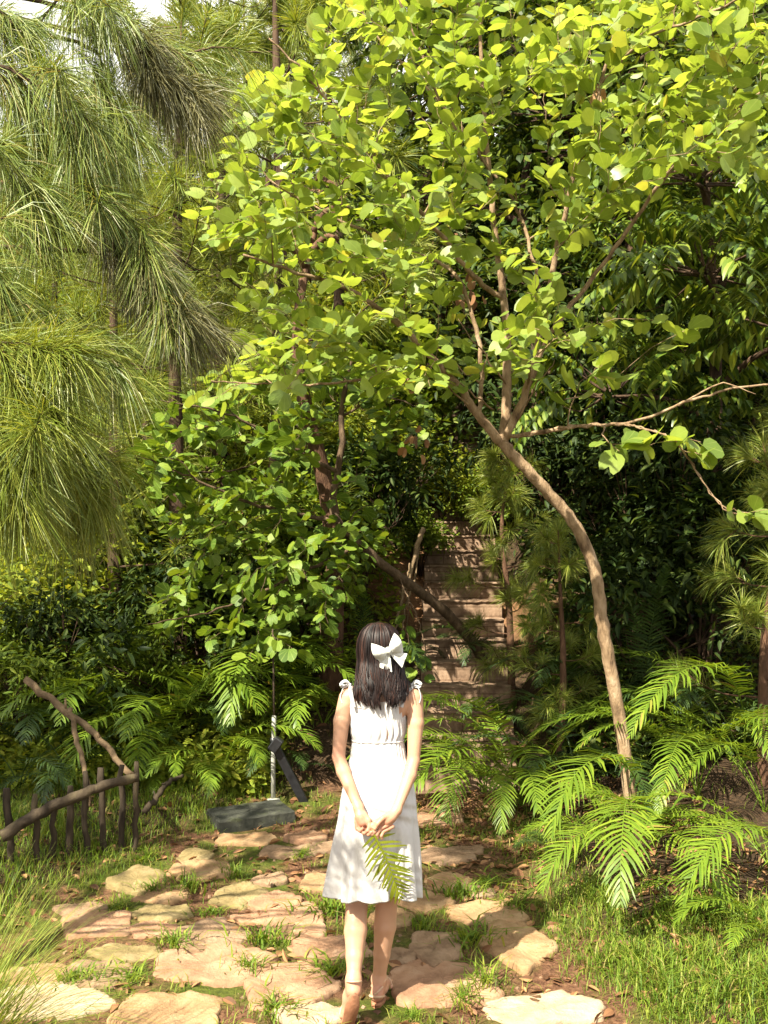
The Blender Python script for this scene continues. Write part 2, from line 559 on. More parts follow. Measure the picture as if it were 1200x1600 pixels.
def on_stone(x, y, f=.95):
    d = ((np.asarray(x)[:, None] - STONE_XY[:, 0]) / (STONE_XY[:, 2] * f)) ** 2 + ((np.asarray(y)[:, None] - STONE_XY[:, 1]) / (STONE_XY[:, 3] * f)) ** 2
    return (d < 1).any(1)


# ------------------------------------------------------------------ stairs
step_mat = rough_mat('stair_stone', [(.25, (.08, .05, .033)), (.45, (.20, .132, .086)), (.7, (.34, .235, .16))], scale=9, rough=.9, bump=.8, bscale=40, dist=.007)
nt = step_mat.node_tree
_b = nt.nodes['Principled BSDF']
_tc = N(nt, 'ShaderNodeTexCoord')
_br = N(nt, 'ShaderNodeTexBrick', i_Scale=1.0, i_Mortar_Size=.006, i_Brick_Width=.34, i_Row_Height=.092, i_Mortar_Smooth=.3)
_mp = N(nt, 'ShaderNodeMapping')
_mp.inputs['Rotation'].default_value = (R(90), 0, 0)
nt.links.new(_tc.outputs['Object'], _mp.inputs[0]); nt.links.new(_mp.outputs[0], _br.inputs['Vector'])
_br.inputs['Color1'].default_value = (1, 1, 1, 1); _br.inputs['Color2'].default_value = (.72, .70, .68, 1); _br.inputs['Mortar'].default_value = (.45, .40, .36, 1)
_ml = N(nt, 'ShaderNodeMix', data_type='RGBA', blend_type='MULTIPLY')
_ml.inputs[0].default_value = .8
_src = _b.inputs['Base Color'].links[0].from_socket
nt.links.new(_src, _ml.inputs[6]); nt.links.new(_br.outputs['Color'], _ml.inputs[7]); nt.links.new(_ml.outputs[2], _b.inputs['Base Color'])
stairs = tag(empty('stairs', (.65, ST_Y, ST_Z)), 'narrow flight of weathered pinkish stone steps climbing into the trees', 'stairs')
for n in range(26):
    r = rng(900 + n)
    mb = MB()
    y0, zt = n * ST_T, n * ST_R
    x0, x1 = -.42 + .02 * n, .36 + .02 * n
    xs = np.linspace(x0, x1, 25)
    prof = [(.0, -.30), (.0, -.10), (.002, -.022), (-.018, -.018), (-.018, -.004), (-.010, .0), (.10, .002), (.22, .0), (.36, -.002), (.36, -.3)]
    V = []
    jit = r.normal(0, .002, (len(prof), 25))
    jit2 = r.normal(0, .002, (len(prof), 25))
    for p, (dy, dz) in enumerate(prof):
        wear = -.012 * np.exp(-((xs - (x0 + x1) / 2) / .3) ** 2) if p in (3, 4, 5, 6) else 0
        V.append(np.stack([xs, y0 + dy + jit[p], zt + dz + wear + jit2[p]], -1))
    V = np.array(V)
    k = 25
    i, j = np.meshgrid(np.arange(len(prof) - 1), np.arange(k - 1), indexing='ij')
    q = np.stack([i * k + j, i * k + j + 1, (i + 1) * k + j + 1, (i + 1) * k + j], -1).reshape(-1, 4)
    mb.add(V.reshape(-1, 3), q)
    # end caps
    for e in (0, k - 1):
        c = V[:, e]
        mb.add(np.concatenate([c, c[:1] * 0 + c.mean(0)]), t=[[a, a + 1, len(c)] if e == 0 else [a + 1, a, len(c)] for a in range(len(c) - 1)])
    mb.build('step', step_mat, stairs, smooth=False)

# ------------------------------------------------------------------ grass (stuff) and litter
def blades(mb, x, y, h, w, r, lean=.55, z=None):
    n = len(x)
    if z is None: z = hz(x, y) - .005
    a = r.uniform(0, 2 * pi, n)
    d = np.stack([np.cos(a), np.sin(a), np.zeros(n)], -1)
    s = np.stack([-np.sin(a), np.cos(a), np.zeros(n)], -1)
    ln = np.abs(r.normal(lean, .3, n)) * h
    p0 = np.stack([x, y, z], -1)
    p1 = p0 + d * (ln * .35)[:, None] + np.array([0, 0, 1]) * (h * .62)[:, None]
    p2 = p0 + d * ln[:, None] + np.array([0, 0, 1]) * (h * (1 - .25 * np.minimum(ln / h, 1.6)))[:, None]
    V = np.stack([p0 - s * w[:, None] * .7, p0 + s * w[:, None] * .7, p1 - s * w[:, None] * .8, p1 + s * w[:, None] * .8,
                  p2 - s * w[:, None] * .12, p2 + s * w[:, None] * .12], 1)
    o = (np.arange(n) * 6)[:, None, None]
    mb.add(V.reshape(-1, 3), (np.array([[0, 1, 3, 2], [2, 3, 5, 4]])[None] + o).reshape(-1, 4))


r = rng(11)
gr = MB()
n = 290000
x = r.uniform(-3.6, 2.9, n)
y = 3.6 + 5.0 * r.uniform(0, 1, n) ** 1.15
op = off_path(x, y)
clump = noise2(x, y, 3.0) * .7 + noise2(y, x, 9.0) * .5
dens = .95 * sstep(-.12, .25, op + .12 * clump) * np.clip(.62 + .5 * clump, .12, 1)
dens = np.maximum(dens, (op <= .1) * .62 * sstep(-.15, .7, clump))
dens *= np.where((x > 1.2) & (y > 5.0), .10, 1) * np.where((x > .75) & (y > 5.4), .30, 1) * np.where(x < -.5, .55, 1)
dens *= np.where((y > 7.2) & (x > -.3), .12, 1)
dens *= np.where((y > 7.5), .5, 1)
keep = (r.uniform(0, 1, n) < dens) & ~on_stone(x, y)
x, y, op = x[keep], y[keep], op[keep]
h = r.uniform(.03, .085, len(x)) * (.75 + .7 * np.clip(noise2(x, y, 5.0), -.4, 1)) * (1 + .9 * sstep(0, .4, op)) * np.where(x < -.5, .95, 1.0)
blades(gr, x, y, h, h * .012 + r.uniform(.0010, .0022, len(x)), r, lean=.75)
tag(gr.build('grass', MAT['grass']), kind='stuff')


# leaf templates ---------------------------------------------------------
def half_leaf(out, mid, fold=.18, curl=.12):
    """quad strips between a midrib and an outline for both halves; outline has one more point than midrib intervals allow"""
    V, Q = [], []
    mid = np.array(mid, float); out = np.array(out, float)
    for sgn in (1, -1):
        o = len(V)
        for x_, y_ in mid: V.append((0, y_, -curl * y_ * y_))
        for x_, y_ in out: V.append((sgn * x_, y_, fold * x_ - curl * y_ * y_ - .25 * x_ * x_))
        m = len(mid)
        for k in range(m - 1):
            q = [o + k, o + m + k, o + m + k + 1, o + k + 1]
            Q.append(q if sgn > 0 else q[::-1])
        for k in range(m - 1, len(out) - 2, 2):
            q = [o + m - 1, o + m + k, o + m + k + 1, o + m + k + 2]
            Q.append(q if sgn > 0 else q[::-1])
    V = np.array(V)
    return V, np.array(Q), V[:, :2].copy()


BAUH = half_leaf([(.02, -.02), (.26, -.03), (.46, .16), (.53, .44), (.46, .74), (.30, .95), (.12, .93), (.015, .80)],
                 [(0, 0), (0, .18), (0, .36), (0, .54), (0, .70), (0, .80)], fold=.30, curl=.16)
BAUH2 = half_leaf([(.02, -.02), (.22, -.03), (.40, .16), (.46, .44), (.40, .74), (.26, .95), (.11, .93), (.015, .82)],
                  [(0, 0), (0, .18), (0, .36), (0, .54), (0, .70), (0, .80)], fold=.75, curl=.22)
LANCE = half_leaf([(.01, .0), (.15, .25), (.17, .5), (.10, .8), (.005, 1.02)], [(0, 0), (0, .25), (0, .5), (0, .8), (0, 1.0)], fold=.3, curl=.25)
OVAL = half_leaf([(.01, .0), (.25, .2), (.30, .55), (.005, 1.0)], [(0, 0), (0, .25), (0, .6), (0, .97)], fold=.3, curl=.18)


def rand_dir(r, n):
    return nrm(r.normal(0, 1, (n, 3)))


r = rng(21)
li = MB()
n = 8500
x = r.uniform(-2.3, 2.2, n); y = r.uniform(4.0, 8.2, n)
w = np.exp(-((x - .55) / .5) ** 2 - ((y - 6.5) / .8) ** 2) + .26 + .35 * sstep(.9, 1.4, x)
keep = (r.uniform(0, 1, n) < w) & ~on_stone(x, y, .8)
x, y = x[keep], y[keep]
n = len(x)
d = rand_dir(r, n) * [1, 1, .25]
up = nrm(np.array([0, 0, 1]) + .45 * r.normal(0, 1, (n, 3)))
li.scatter(LANCE[0] * [1.4, 1, 1], LANCE[1], basis(d, up) * r.uniform(.03, .085, n)[:, None, None], np.stack([x, y, hz(x, y) + .012], -1))
# small twigs
for k in range(70):
    a = r.uniform(0, pi); xx, yy = r.uniform(.1, 1.1), r.uniform(5.4, 7.2)
    L_ = r.uniform(.06, .22)
    px_ = np.array([xx - cos(a) * L_ / 2, xx + cos(a) * L_ / 2]); py_ = np.array([yy - sin(a) * L_ / 2, yy + sin(a) * L_ / 2])
    li.tube(np.stack([px_, py_, hz(px_, py_) + .012], -1), .003, 4, cap=False)
tag(li.build('leaf_litter', MAT['dead_leaf']), kind='stuff')

# stone chips between the slabs
r = rng(25)
pe = MB()
n = 2600
x = r.uniform(-2.2, 1.1, n); y = r.uniform(3.9, 7.2, n)
keep = (off_path(x, y) < .05) & ~on_stone(x, y, 1.0) & (r.uniform(0, 1, n) < np.clip(.5 + .8 * noise2(x, y, 2.5), .05, 1))
x, y = x[keep], y[keep]; n = len(x)
cv = np.array([[sx_ * .5, sy_ * .5, sz_ * .5] for sz_ in (-1, 1) for sx_, sy_ in ((-1, -1), (1, -1), (1, 1), (-1, 1))])
cv[4:, :2] *= .62
pe.scatter(cv, np.array([[3, 2, 1, 0], [4, 5, 6, 7], [0, 1, 5, 4], [1, 2, 6, 5], [2, 3, 7, 6], [3, 0, 4, 7]]),
           basis(rand_dir(r, n) * [1, 1, .25], nrm(np.array([0, 0, 1]) + .4 * r.normal(0, 1, (n, 3)))) * (r.uniform(.5, 1, (n, 1, 3)) * (r.uniform(0, 1, n) ** 4 * .024 + .005)[:, None, None]), np.stack([x, y, hz(x, y)], -1))
tag(pe.build('pebbles', STONE_MAT['tan'], smooth=False), kind='stuff')

# broad grass tufts standing among the stones: one prototype copied
r = rng(31)
tb = MB()
n = 95
rr = np.abs(r.normal(0, .075, n)); aa = r.uniform(0, 6.28, n)
h = r.uniform(.03, .12, n)
blades(tb, rr * np.cos(aa), rr * np.sin(aa), h, r.uniform(.002, .0055, n), r, lean=.95, z=np.zeros(n) - .01)
tuft0 = tb.build('grass_tuft', MAT['grass'])
TUFTS = [(512, 1428, 1.5, 'grass tuft between the pink slab and the left calf'), (738, 1475, 1.4, 'bright grass tuft right of the front calf on the path'),
         (240, 1396, .9, 'grass tuft behind the orange brown wedge stone'), (292, 1395, 1.1, 'grass tuft beside the pale green stone'),
         (470, 1345, .9, 'shaded grass tuft left of the skirt'), (415, 1476, 1.2, 'grass tuft behind the large pink stone near its right end'),
         (520, 1520, 1.3, 'large grass tuft left of the raised heel'), (270, 1478, 1.2, 'grass tuft on the left part of the path beside the tan mossy stone'),
         (390, 1522, .9, 'yellowish tuft between the two big pink slabs'), (230, 1345, 1.1, 'grass tuft behind the yellow mossy stone'),
         (720, 1405, 1.3, 'dark tuft right of the dress hem'), (765, 1385, 1.2, 'tuft below the drooping fern frond'),
         (665, 1455, 1.0, 'tuft close behind the front calf on the right'), (642, 1590, .7, 'small yellowish tuft right of the raised sandal at the bottom edge'),
         (722, 1572, 1.0, 'sunny tuft in front of the big smooth pink stone'), (120, 1540, 1.0, 'green tuft behind the pale corner slab'),
         (205, 1530, 1.1, 'tuft beside the grey brown stone'), (360, 1370, .9, 'tuft behind the pale green stone'),
         (800, 1420, 1.3, 'lush tuft at the edge of the lawn by the path'), (758, 1545, 1.1, 'tuft between the big smooth pink stone and the front right slab'),
         (330, 1430, .8, 'small tuft in the middle of the path'), (430, 1585, 1.1, 'yellow tuft beside the cream front slab'),
         (565, 1470, .8, 'small tuft between the calves'), (180, 1420, 1.0, 'tuft near the layered greenish stone')]
for k, (px, py, s, lab) in enumerate(TUFTS):
    o = tuft0 if k == 0 else tuft0.copy()
    if k: COL.objects.link(o)
    x, y = gpt(px, py)
    o.location = (x, y, float(hz(x, y)) + (.02 if on_stone([x], [y])[0] else 0))
    o.rotation_euler = (0, 0, k * 1.9)
    o.scale = (s * (1 + .3 * sin(k * 5.1)), s * (1 - .3 * sin(k * 5.1)), s * (.8 + .25 * sin(k * 2.7)))
    tag(o, lab, 'grass tuft', 'grass tufts among the flagstones')

# ------------------------------------------------------------------ leafy trees with hand-laid limbs
def with_petiole(t, L=.28):
    v, q, uv = t
    n = len(v)
    v = v + np.array([0, L, 0])
    v = np.vstack([v, [[-.014, 0, .02], [.014, 0, .02], [.012, L + .02, .006], [-.012, L + .02, .006]]])
    uv = np.vstack([uv, np.zeros((4, 2)) + [.0, .3]])
    return v, np.vstack([q, [[n, n + 1, n + 2, n + 3]]]), uv


BA, BB = with_petiole(BAUH), with_petiole(BAUH2)
_o, _m = [(.02, -.02), (.25, -.04), (.44, .15), (.50, .44), (.44, .76), (.30, .97), (.13, .92), (.015, .76)], [(0, 0), (0, .18), (0, .36), (0, .52), (0, .67), (0, .76)]
BC = with_petiole(half_leaf(_o, _m, fold=.12, curl=.42))
BD = with_petiole(half_leaf(_o, _m, fold=-.15, curl=-.12))
BE = with_petiole(half_leaf(_o, _m, fold=1.15, curl=.1))


def in_poly(px, py, poly):
    c = np.zeros(len(px), bool)
    j = len(poly) - 1
    for i in range(len(poly)):
        xi, yi = poly[i]; xj, yj = poly[j]
        c ^= ((yi > py) != (yj > py)) & (px < (xj - xi) * (py - yi) / (yj - yi + 1e-9) + xi)
        j = i
    return c


def grow(limbs, targets, fork, r, wood, leaf_len, tip=.6, spacing=.05):
    """limbs: (points, r0, r1); every target gets a twig from the nearest inner node; returns leaf positions and tangents"""
    nodes, nr = [], []
    for k, (pts, r0, r1) in enumerate(limbs):
        m = max(14, len(pts) * 6)
        c = spline(pts, m)
        c[1:-1] += r.normal(0, .0025 if r0 > .03 else .005, (m - 2, 3))
        rad = np.linspace(r0, r1, m)
        wood.tube(c, rad, 11 if r0 > .02 else 6, rough=.035, seed=k)
        nodes += list(c); nr += list(rad)
    LP, LT, LN = [], [], []
    fd = np.linalg.norm(targets - fork, axis=1)
    for t in targets[np.argsort(fd)]:
        A = np.array(nodes)
        d = np.linalg.norm(A - t, axis=1)
        inner = np.linalg.norm(A - fork, axis=1)
        cost = d + .35 * np.maximum(0, inner - np.linalg.norm(t - fork) + .15) * 3 + .25 * inner
        k = int(np.argmin(cost))
        a = A[k]
        L_ = np.linalg.norm(t - a)
        if L_ < .05: continue
        out = nrm(t - fork)
        mid = (a + t) / 2 + np.array([0, 0, .10 * L_]) + r.normal(0, .05 * L_, 3) - out * .05 * L_
        m = max(5, int(L_ / .09))
        c = spline([a, mid, t], m)
        c[1:] += r.normal(0, .006, (m - 1, 3))
        r0 = min(nr[k] * .7, .004 + .008 * L_)
        rad = np.linspace(r0, .0018, m)
        wood.tube(c, rad, 5, cap=False)
        nodes += list(c[1:]); nr += list(rad[1:])
        # leaves on the outer part of the twig
        seg = np.linalg.norm(np.diff(c, axis=0), axis=1)
        cum = np.concatenate([[0], np.cumsum(seg)])
        s = np.arange(max(cum[-1] - tip, cum[-1] * .12), cum[-1], spacing * r.uniform(.8, 1.25))
        P = np.stack([np.interp(s, cum, c[:, i]) for i in range(3)], -1)
        T = nrm(np.stack([np.interp(s + .03, cum, c[:, i]) - np.interp(s - .03, cum, c[:, i]) for i in range(3)], -1) + 1e-6)
        LP.append(P); LT.append(T)
        LN.append(np.where(np.arange(len(s)) % 2 == 0, 1, -1))
    return np.concatenate(LP), np.concatenate(LT), np.concatenate(LN)


def put_leaves(mb, P, T, S, r, size, toward=.6, noise=.55, templates=(BA, BB, BC, BD, BE)):
    up = np.array([0, 0, 1.0])
    side = nrm(np.cross(T, up) + 1e-6)
    n = len(P)
    d = nrm(side * (S * .75)[:, None] + T * .55 + up * r.normal(-.12, .28, n)[:, None] + .22 * r.normal(0, 1, (n, 3)))
    nm = nrm(up * .65 + SUN_TO * toward + noise * r.normal(0, 1, (n, 3)))
    M = basis(d, nm) * (size * (.55 + .55 * r.uniform(0, 1, n) ** .7))[:, None, None]
    M[:, :, 0] *= r.uniform(.78, 1.12, n)[:, None]
    pick = r.integers(0, len(templates), n)
    for k, t in enumerate(templates):
        s = pick == k
        mb.scatter(t[0], t[1], M[s], P[s], t[2])


def pxd(l): return [at(*p) for p in l]


# --- the big sunlit tree with the bent trunk
r = rng(41)
trunk_px = [(994, 1345, 6.6), (986, 1250, 6.5), (966, 1110, 6.5), (942, 980, 6.45), (930, 895, 6.42), (900, 822, 6.4), (852, 765, 6.35), (806, 716, 6.3), (782, 690, 6.3)]
fork = at(785, 690, 6.3)
limbs = [
    (pxd(trunk_px), .046, .033),
    (pxd([(782, 690, 6.3), (745, 645, 6.25), (712, 598, 6.2), (680, 565, 6.1), (620, 505, 5.95), (540, 450, 5.8), (460, 425, 5.65), (380, 398, 5.5)]), .032, .006),
    (pxd([(786, 692, 6.3), (792, 600, 6.35), (790, 500, 6.4), (776, 380, 6.4), (762, 250, 6.4), (752, 100, 6.35), (745, -90, 6.3)]), .034, .008),
    (pxd([(790, 685, 6.3), (826, 600, 6.2), (850, 490, 6.15), (872, 380, 6.05), (902, 260, 5.95), (940, 130, 5.85), (985, -60, 5.7)]), .026, .007),
    (pxd([(826, 600, 6.2), (864, 515, 6.1), (930, 430, 6.0), (992, 342, 5.8), (1045, 268, 5.6), (1125, 190, 5.4), (1240, 110, 5.2)]), .017, .006),
    (pxd([(792, 682, 6.3), (850, 676, 6.2), (905, 666, 6.1), (975, 662, 6.0), (1060, 634, 5.9), (1135, 610, 5.8), (1240, 596, 5.7)]), .013, .006),
    (pxd([(975, 662, 6.0), (1012, 671, 5.9), (1056, 690, 5.8), (1092, 742, 5.75), (1140, 800, 5.7), (1215, 815, 5.6)]), .006, .003),
    (pxd([(790, 470, 6.4), (742, 432, 6.3), (690, 368, 6.2), (625, 300, 6.0), (545, 200, 5.85), (480, 120, 5.7), (420, 60, 5.6)]), .018, .005),
    (pxd([(748, 648, 6.25), (752, 580, 6.3), (738, 490, 6.3), (700, 420, 6.4), (610, 380, 6.4), (500, 330, 6.3), (420, 280, 6.2)]), .018, .005),
    (pxd([(850, 490, 6.15), (836, 420, 6.3), (800, 310, 6.4), (700, 180, 6.3), (645, 50, 6.2), (600, -60, 6.1)]), .014, .005),
    (pxd([(940, 130, 5.85), (1010, 60, 5.6), (1110, 20, 5.3), (1220, -40, 5.0)]), .010, .005),
    (pxd([(762, 250, 6.4), (680, 150, 6.5), (590, 60, 6.5), (540, -30, 6.5)]), .011, .005),
    (pxd([(715, 600, 6.2), (660, 585, 6.1), (590, 590, 6.0), (500, 600, 5.9), (400, 600, 5.8), (330, 595, 5.7)]), .012, .004),
]
poly = [(285, 395), (325, 235), (345, 145), (470, 80), (540, -20), (560, -120), (1260, -120), (1260, 265), (1065, 275), (1005, 340), (960, 330), (900, 440), (1075, 505), (1000, 545), (880, 560),
        (800, 590), (690, 610), (600, 620), (480, 615), (300, 625), (350, 560), (345, 480), (440, 470)]
n = 9000
tx, ty = r.uniform(280, 1260, n), r.uniform(-120, 630, n)
ok = in_poly(tx, ty, poly)
hole = (np.hypot((tx - 830) / 60, (ty - 330) / 60) < 1) | (np.hypot((tx - 935) / 60, (ty - 430) / 55) < 1) | (np.hypot((tx - 760) / 40, (ty - 440) / 40) < 1)
ok &= ~(hole & (r.uniform(0, 1, n) < .92))
ok &= r.uniform(0, 1, n) < np.where(ty > 380, .72, 1)
ok &= noise2(tx / 55, ty / 45, 1.0) > r.normal(-.30, .18, n)
tx, ty = tx[ok][:640], ty[ok][:640]
td = 6.1 + r.uniform(-1.05, 1.0, len(tx)) - .5 * sstep(950, 1200, tx) - .25 * sstep(600, 300, tx)
T1 = np.array([at(a, b, c) for a, b, c in zip(tx, ty, td)])
extra = pxd([(945, 565, 5.95), (905, 600, 6.0), (960, 590, 5.95), (965, 705, 5.75), (1050, 690, 5.75), (1110, 715, 5.75), (1095, 690, 5.7), (1180, 810, 5.55), (1215, 800, 5.55), (1070, 520, 5.8), (1010, 700, 5.8)])
wood = MB()
P1, Tn1, S1 = grow(limbs, T1, fork, r, wood, .13, tip=.60, spacing=.043)
lv = MB()
put_leaves(lv, P1, Tn1, S1, r, .102 * np.ones(len(P1)))
P2, Tn2, S2 = grow([(pxd([(975, 662, 6.0), (1012, 671, 5.9), (1056, 690, 5.8), (1092, 742, 5.75), (1140, 800, 5.7), (1215, 815, 5.6)]), .006, .003),
                    (pxd([(792, 682, 6.3), (905, 666, 6.1), (975, 662, 6.0)]), .012, .009)], np.array(extra), fork, r, wood, .13, tip=.16, spacing=.04)
put_leaves(lv, P2, Tn2, S2, r, .15 * np.ones(len(P2)))
# bare twigs below the crown
for a in [[(745, 645, 6.25), (700, 600, 6.1), (672, 575, 6.0)], [(752, 600, 6.3), (720, 575, 6.2), (690, 545, 6.1)], [(770, 640, 6.3), (735, 610, 6.1), (695, 590, 6.0)],
          [(800, 670, 6.3), (840, 600, 6.1), (870, 560, 6.0)], [(790, 600, 6.3), (745, 540, 6.2), (715, 500, 6.1)], [(1060, 634, 5.9), (1130, 600, 5.8), (1180, 615, 5.7)]]:
    wood.tube(spline(pxd(a), 9) + np.vstack([np.zeros((1, 3)), r.normal(0, .008, (8, 3))]), np.linspace(.007, .002, 9), 5)
base = at(*trunk_px[0])
tree1 = tag(empty('leafy_tree', base), 'sunlit tree with bent bare trunk and bright twin-lobed leaves filling the top of the view', 'tree')
wood.build('trunk', MAT['bark'], tree1, loc=base).location = (0, 0, 0)
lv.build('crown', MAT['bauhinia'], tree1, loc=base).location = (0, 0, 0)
dl = MB()
for (px, py, d, n, s) in [(735, 450, 6.5, 9, 26), (652, 680, 6.8, 7, 22), (640, 600, 6.8, 5, 26), (925, 130, 6.2, 4, 18)]:
    pp = np.array([at(px + r.normal(0, s * .4), py + r.normal(0, s * .6), d + r.normal(0, .1)) for _ in range(n)])
    dl.scatter(BB[0], BB[1], basis(rand_dir(r, n) * .6 - [0, 0, 1], rand_dir(r, n)) * r.uniform(.05, .085, n)[:, None, None], pp)
tag(dl.build('withered_leaves', MAT['dead_leaf'], tree1, loc=base), 'brown withered leaves').location = (0, 0, 0)

# --- second tree leaning over the stairs
r = rng(42)
t2 = [(765, 1062, 9.35), (742, 1008, 9.0), (690, 952, 8.7), (622, 900, 8.4), (562, 852, 8.15), (528, 815, 8.0), (520, 780, 8.0), (534, 700, 8.0), (534, 640, 8.0), (548, 560, 7.9)]
fork2 = at(528, 800, 8.0)
limbs2 = [(pxd(t2), .052, .018),
          (pxd([(528, 815, 8.0), (450, 800, 7.8), (380, 782, 7.5), (290, 742, 7.3), (215, 712, 7.1)]), .02, .004),
          (pxd([(530, 740, 8.0), (440, 690, 7.8), (350, 645, 7.6), (250, 625, 7.4)]), .018, .004),
          (pxd([(562, 852, 8.15), (480, 890, 7.9), (400, 930, 7.6), (330, 955, 7.4), (230, 975, 7.2)]), .018, .004),
          (pxd([(535, 650, 8.0), (600, 620, 7.9), (660, 640, 7.8)]), .012, .004),
          (pxd([(622, 900, 8.4), (645, 950, 8.2), (662, 1000, 8.0), (668, 1050, 7.9)]), .007, .003)]
poly2 = [(195, 725), (225, 640), (330, 590), (450, 550), (640, 550), (690, 640), (640, 720), (610, 800), (570, 900), (510, 1000), (420, 1045), (330, 1010), (190, 965), (200, 930), (320, 880), (230, 800)]
n = 3000
tx, ty = r.uniform(180, 690, n), r.uniform(540, 1050, n)
ok = in_poly(tx, ty, poly2) & ~((np.hypot((tx - 550) / 95, (ty - 735) / 105) < 1) & (r.uniform(0, 1, n) < .9))
tx, ty = tx[ok][:340], ty[ok][:340]
td = 7.65 + r.uniform(-.75, .75, len(tx))
T2 = np.array([at(a, b, c) for a, b, c in zip(tx, ty, td)] + pxd([(640, 1010, 8.0), (650, 1045, 7.9), (668, 1060, 7.9), (635, 985, 8.1), (662, 1025, 7.95)]))
wood = MB(); lv = MB()
P1, Tn1, S1 = grow(limbs2, T2, fork2, r, wood, .13, tip=.5, spacing=.055)
put_leaves(lv, P1, Tn1, S1, r, .108 * np.ones(len(P1)), toward=.3, noise=.5)
base = at(*t2[0])
tree2 = tag(empty('leafy_tree', base), 'darker tree whose brown stem leans left across the stairs, with layered shaded leaves', 'tree')
wood.build('trunk', MAT['bark_brown'], tree2, loc=base).location = (0, 0, 0)
lv.build('crown', MAT['bauhinia_shaded'], tree2, loc=base).location = (0, 0, 0)


# ------------------------------------------------------------------ pines
def brush(mb, pts, n, L, r, spread=(.45, .95), droop=.25, w=.0014, dens=.6):
    c = spline(pts, 24)
    u = r.uniform(0, 1, n) ** dens
    k = u * 22.999
    i = k.astype(int); f = (k - i)[:, None]
    p = c[i] * (1 - f) + c[i + 1] * f
    t = nrm(c[i + 1] - c[i])
    q = nrm(np.cross(t, rand_dir(r, n)))
    a = r.uniform(*spread, n)[:, None]
    d = nrm(t * np.cos(a) + q * np.sin(a))
    l = (L * r.uniform(.7, 1.1, n))[:, None]
    g = np.array([0, 0, -1.0])
    dr = droop * r.uniform(.6, 1.4, n)[:, None]
    p1 = p + d * l * .5 + g * l * dr * .22
    p2 = p + d * l * (1 - .2 * dr) + g * l * dr * .95
    s = nrm(np.cross(d, rand_dir(r, n))) * (w * r.uniform(.7, 1.2, n))[:, None]
    V = np.stack([p - s * .8, p + s * .8, p1 - s, p1 + s, p2 - s * .25, p2 + s * .25], 1)
    o = (np.arange(n) * 6)[:, None, None]
    mb.add(V.reshape(-1, 3), (np.array([[0, 1, 3, 2], [2, 3, 5, 4]])[None] + o).reshape(-1, 4))


r = rng(51)
tx_, ty_ = -2.7, 3.4
PK = 1.25      # distance factor of the hanging brushes
wood, nd, nb, ndry = MB(), MB(), MB(), MB()
tr_pts = [(tx_, ty_, -.2), (tx_ + .02, ty_, 1.2), (tx_ - .03, ty_ + .05, 2.6), (tx_ + .03, ty_ + .05, 4.2), (tx_, ty_, 5.6)]
wood.tube(spline(tr_pts, 30), np.linspace(.085, .03, 30), 10, rough=.06, seed=3)
SH = [  # where (photo px, px, distance), needles, length, which mesh, spread, droop
    ([(60, 298, 3.0), (120, 285, 3.0), (180, 320, 3.0), (235, 390, 3.0), (262, 450, 3.0)], 1500, .18, nd, (.35, .95), .45),
    ([(120, 300, 3.05), (170, 370, 3.05), (215, 440, 3.05), (270, 500, 3.05)], 1300, .18, ndry, (.3, .85), .5),
    ([(170, 400, 3.1), (230, 460, 3.1), (290, 510, 3.1)], 650, .18, ndry, (.35, .95), .5),
    ([(-40, 90, 2.9), (40, 118, 2.9), (95, 175, 2.9), (120, 240, 2.9)], 1300, .21, nd, (.35, 1.0), .42),
    ([(-60, 200, 2.8), (0, 235, 2.8), (50, 300, 2.8), (60, 380, 2.8)], 800, .20, nd, (.35, 1.0), .4),
    ([(110, 20, 3.3), (185, 60, 3.3), (245, 115, 3.3), (290, 170, 3.3)], 1400, .22, ndry, (.3, .9), .45),
    ([(150, 50, 3.4), (220, 60, 3.4), (290, 90, 3.4), (350, 140, 3.4)], 700, .20, nd, (.35, 1.0), .4),
    ([(-60, 505, 2.6), (10, 545, 2.6), (62, 605, 2.6), (95, 670, 2.6)], 1700, .22, nb, (.45, 1.15), .28),
    ([(-90, 560, 2.5), (-20, 640, 2.5), (5, 690, 2.5), (10, 735, 2.5)], 1500, .21, nb, (.45, 1.15), .28),
    ([(30, 480, 2.9), (90, 505, 2.9), (150, 545, 2.9), (190, 590, 2.9)], 900, .19, nd, (.3, .9), .5),
    ([(80, 660, 2.8), (120, 710, 2.8), (140, 760, 2.8)], 800, .20, nb, (.3, .8), .6),
    ([(-40, 640, 2.6), (20, 690, 2.6), (60, 730, 2.6)], 700, .19, nb, (.35, .95), .6),
    ([(-80, 400, 2.7), (-30, 430, 2.7), (10, 470, 2.7)], 500, .19, nd, (.3, .9), .5),
    ([(60, -60, 3.2), (120, -20, 3.2), (160, 30, 3.2)], 700, .2, nd, (.3, .8), .7),
    ([(-60, -20, 3.0), (-10, 20, 3.0), (40, 50, 3.0)], 600, .2, nd, (.3, .8), .6),
    ([(-200, 330, 2.08), (-130, 350, 2.08), (-80, 400, 2.08)], 130, .17, nd, (.4, 1.0), .3),  # bough out of view, added to dapple the woman
    ([(100, 60, 3.2), (150, 110, 3.2), (170, 180, 3.2)], 700, .2, nd, (.3, .8), .7),
]
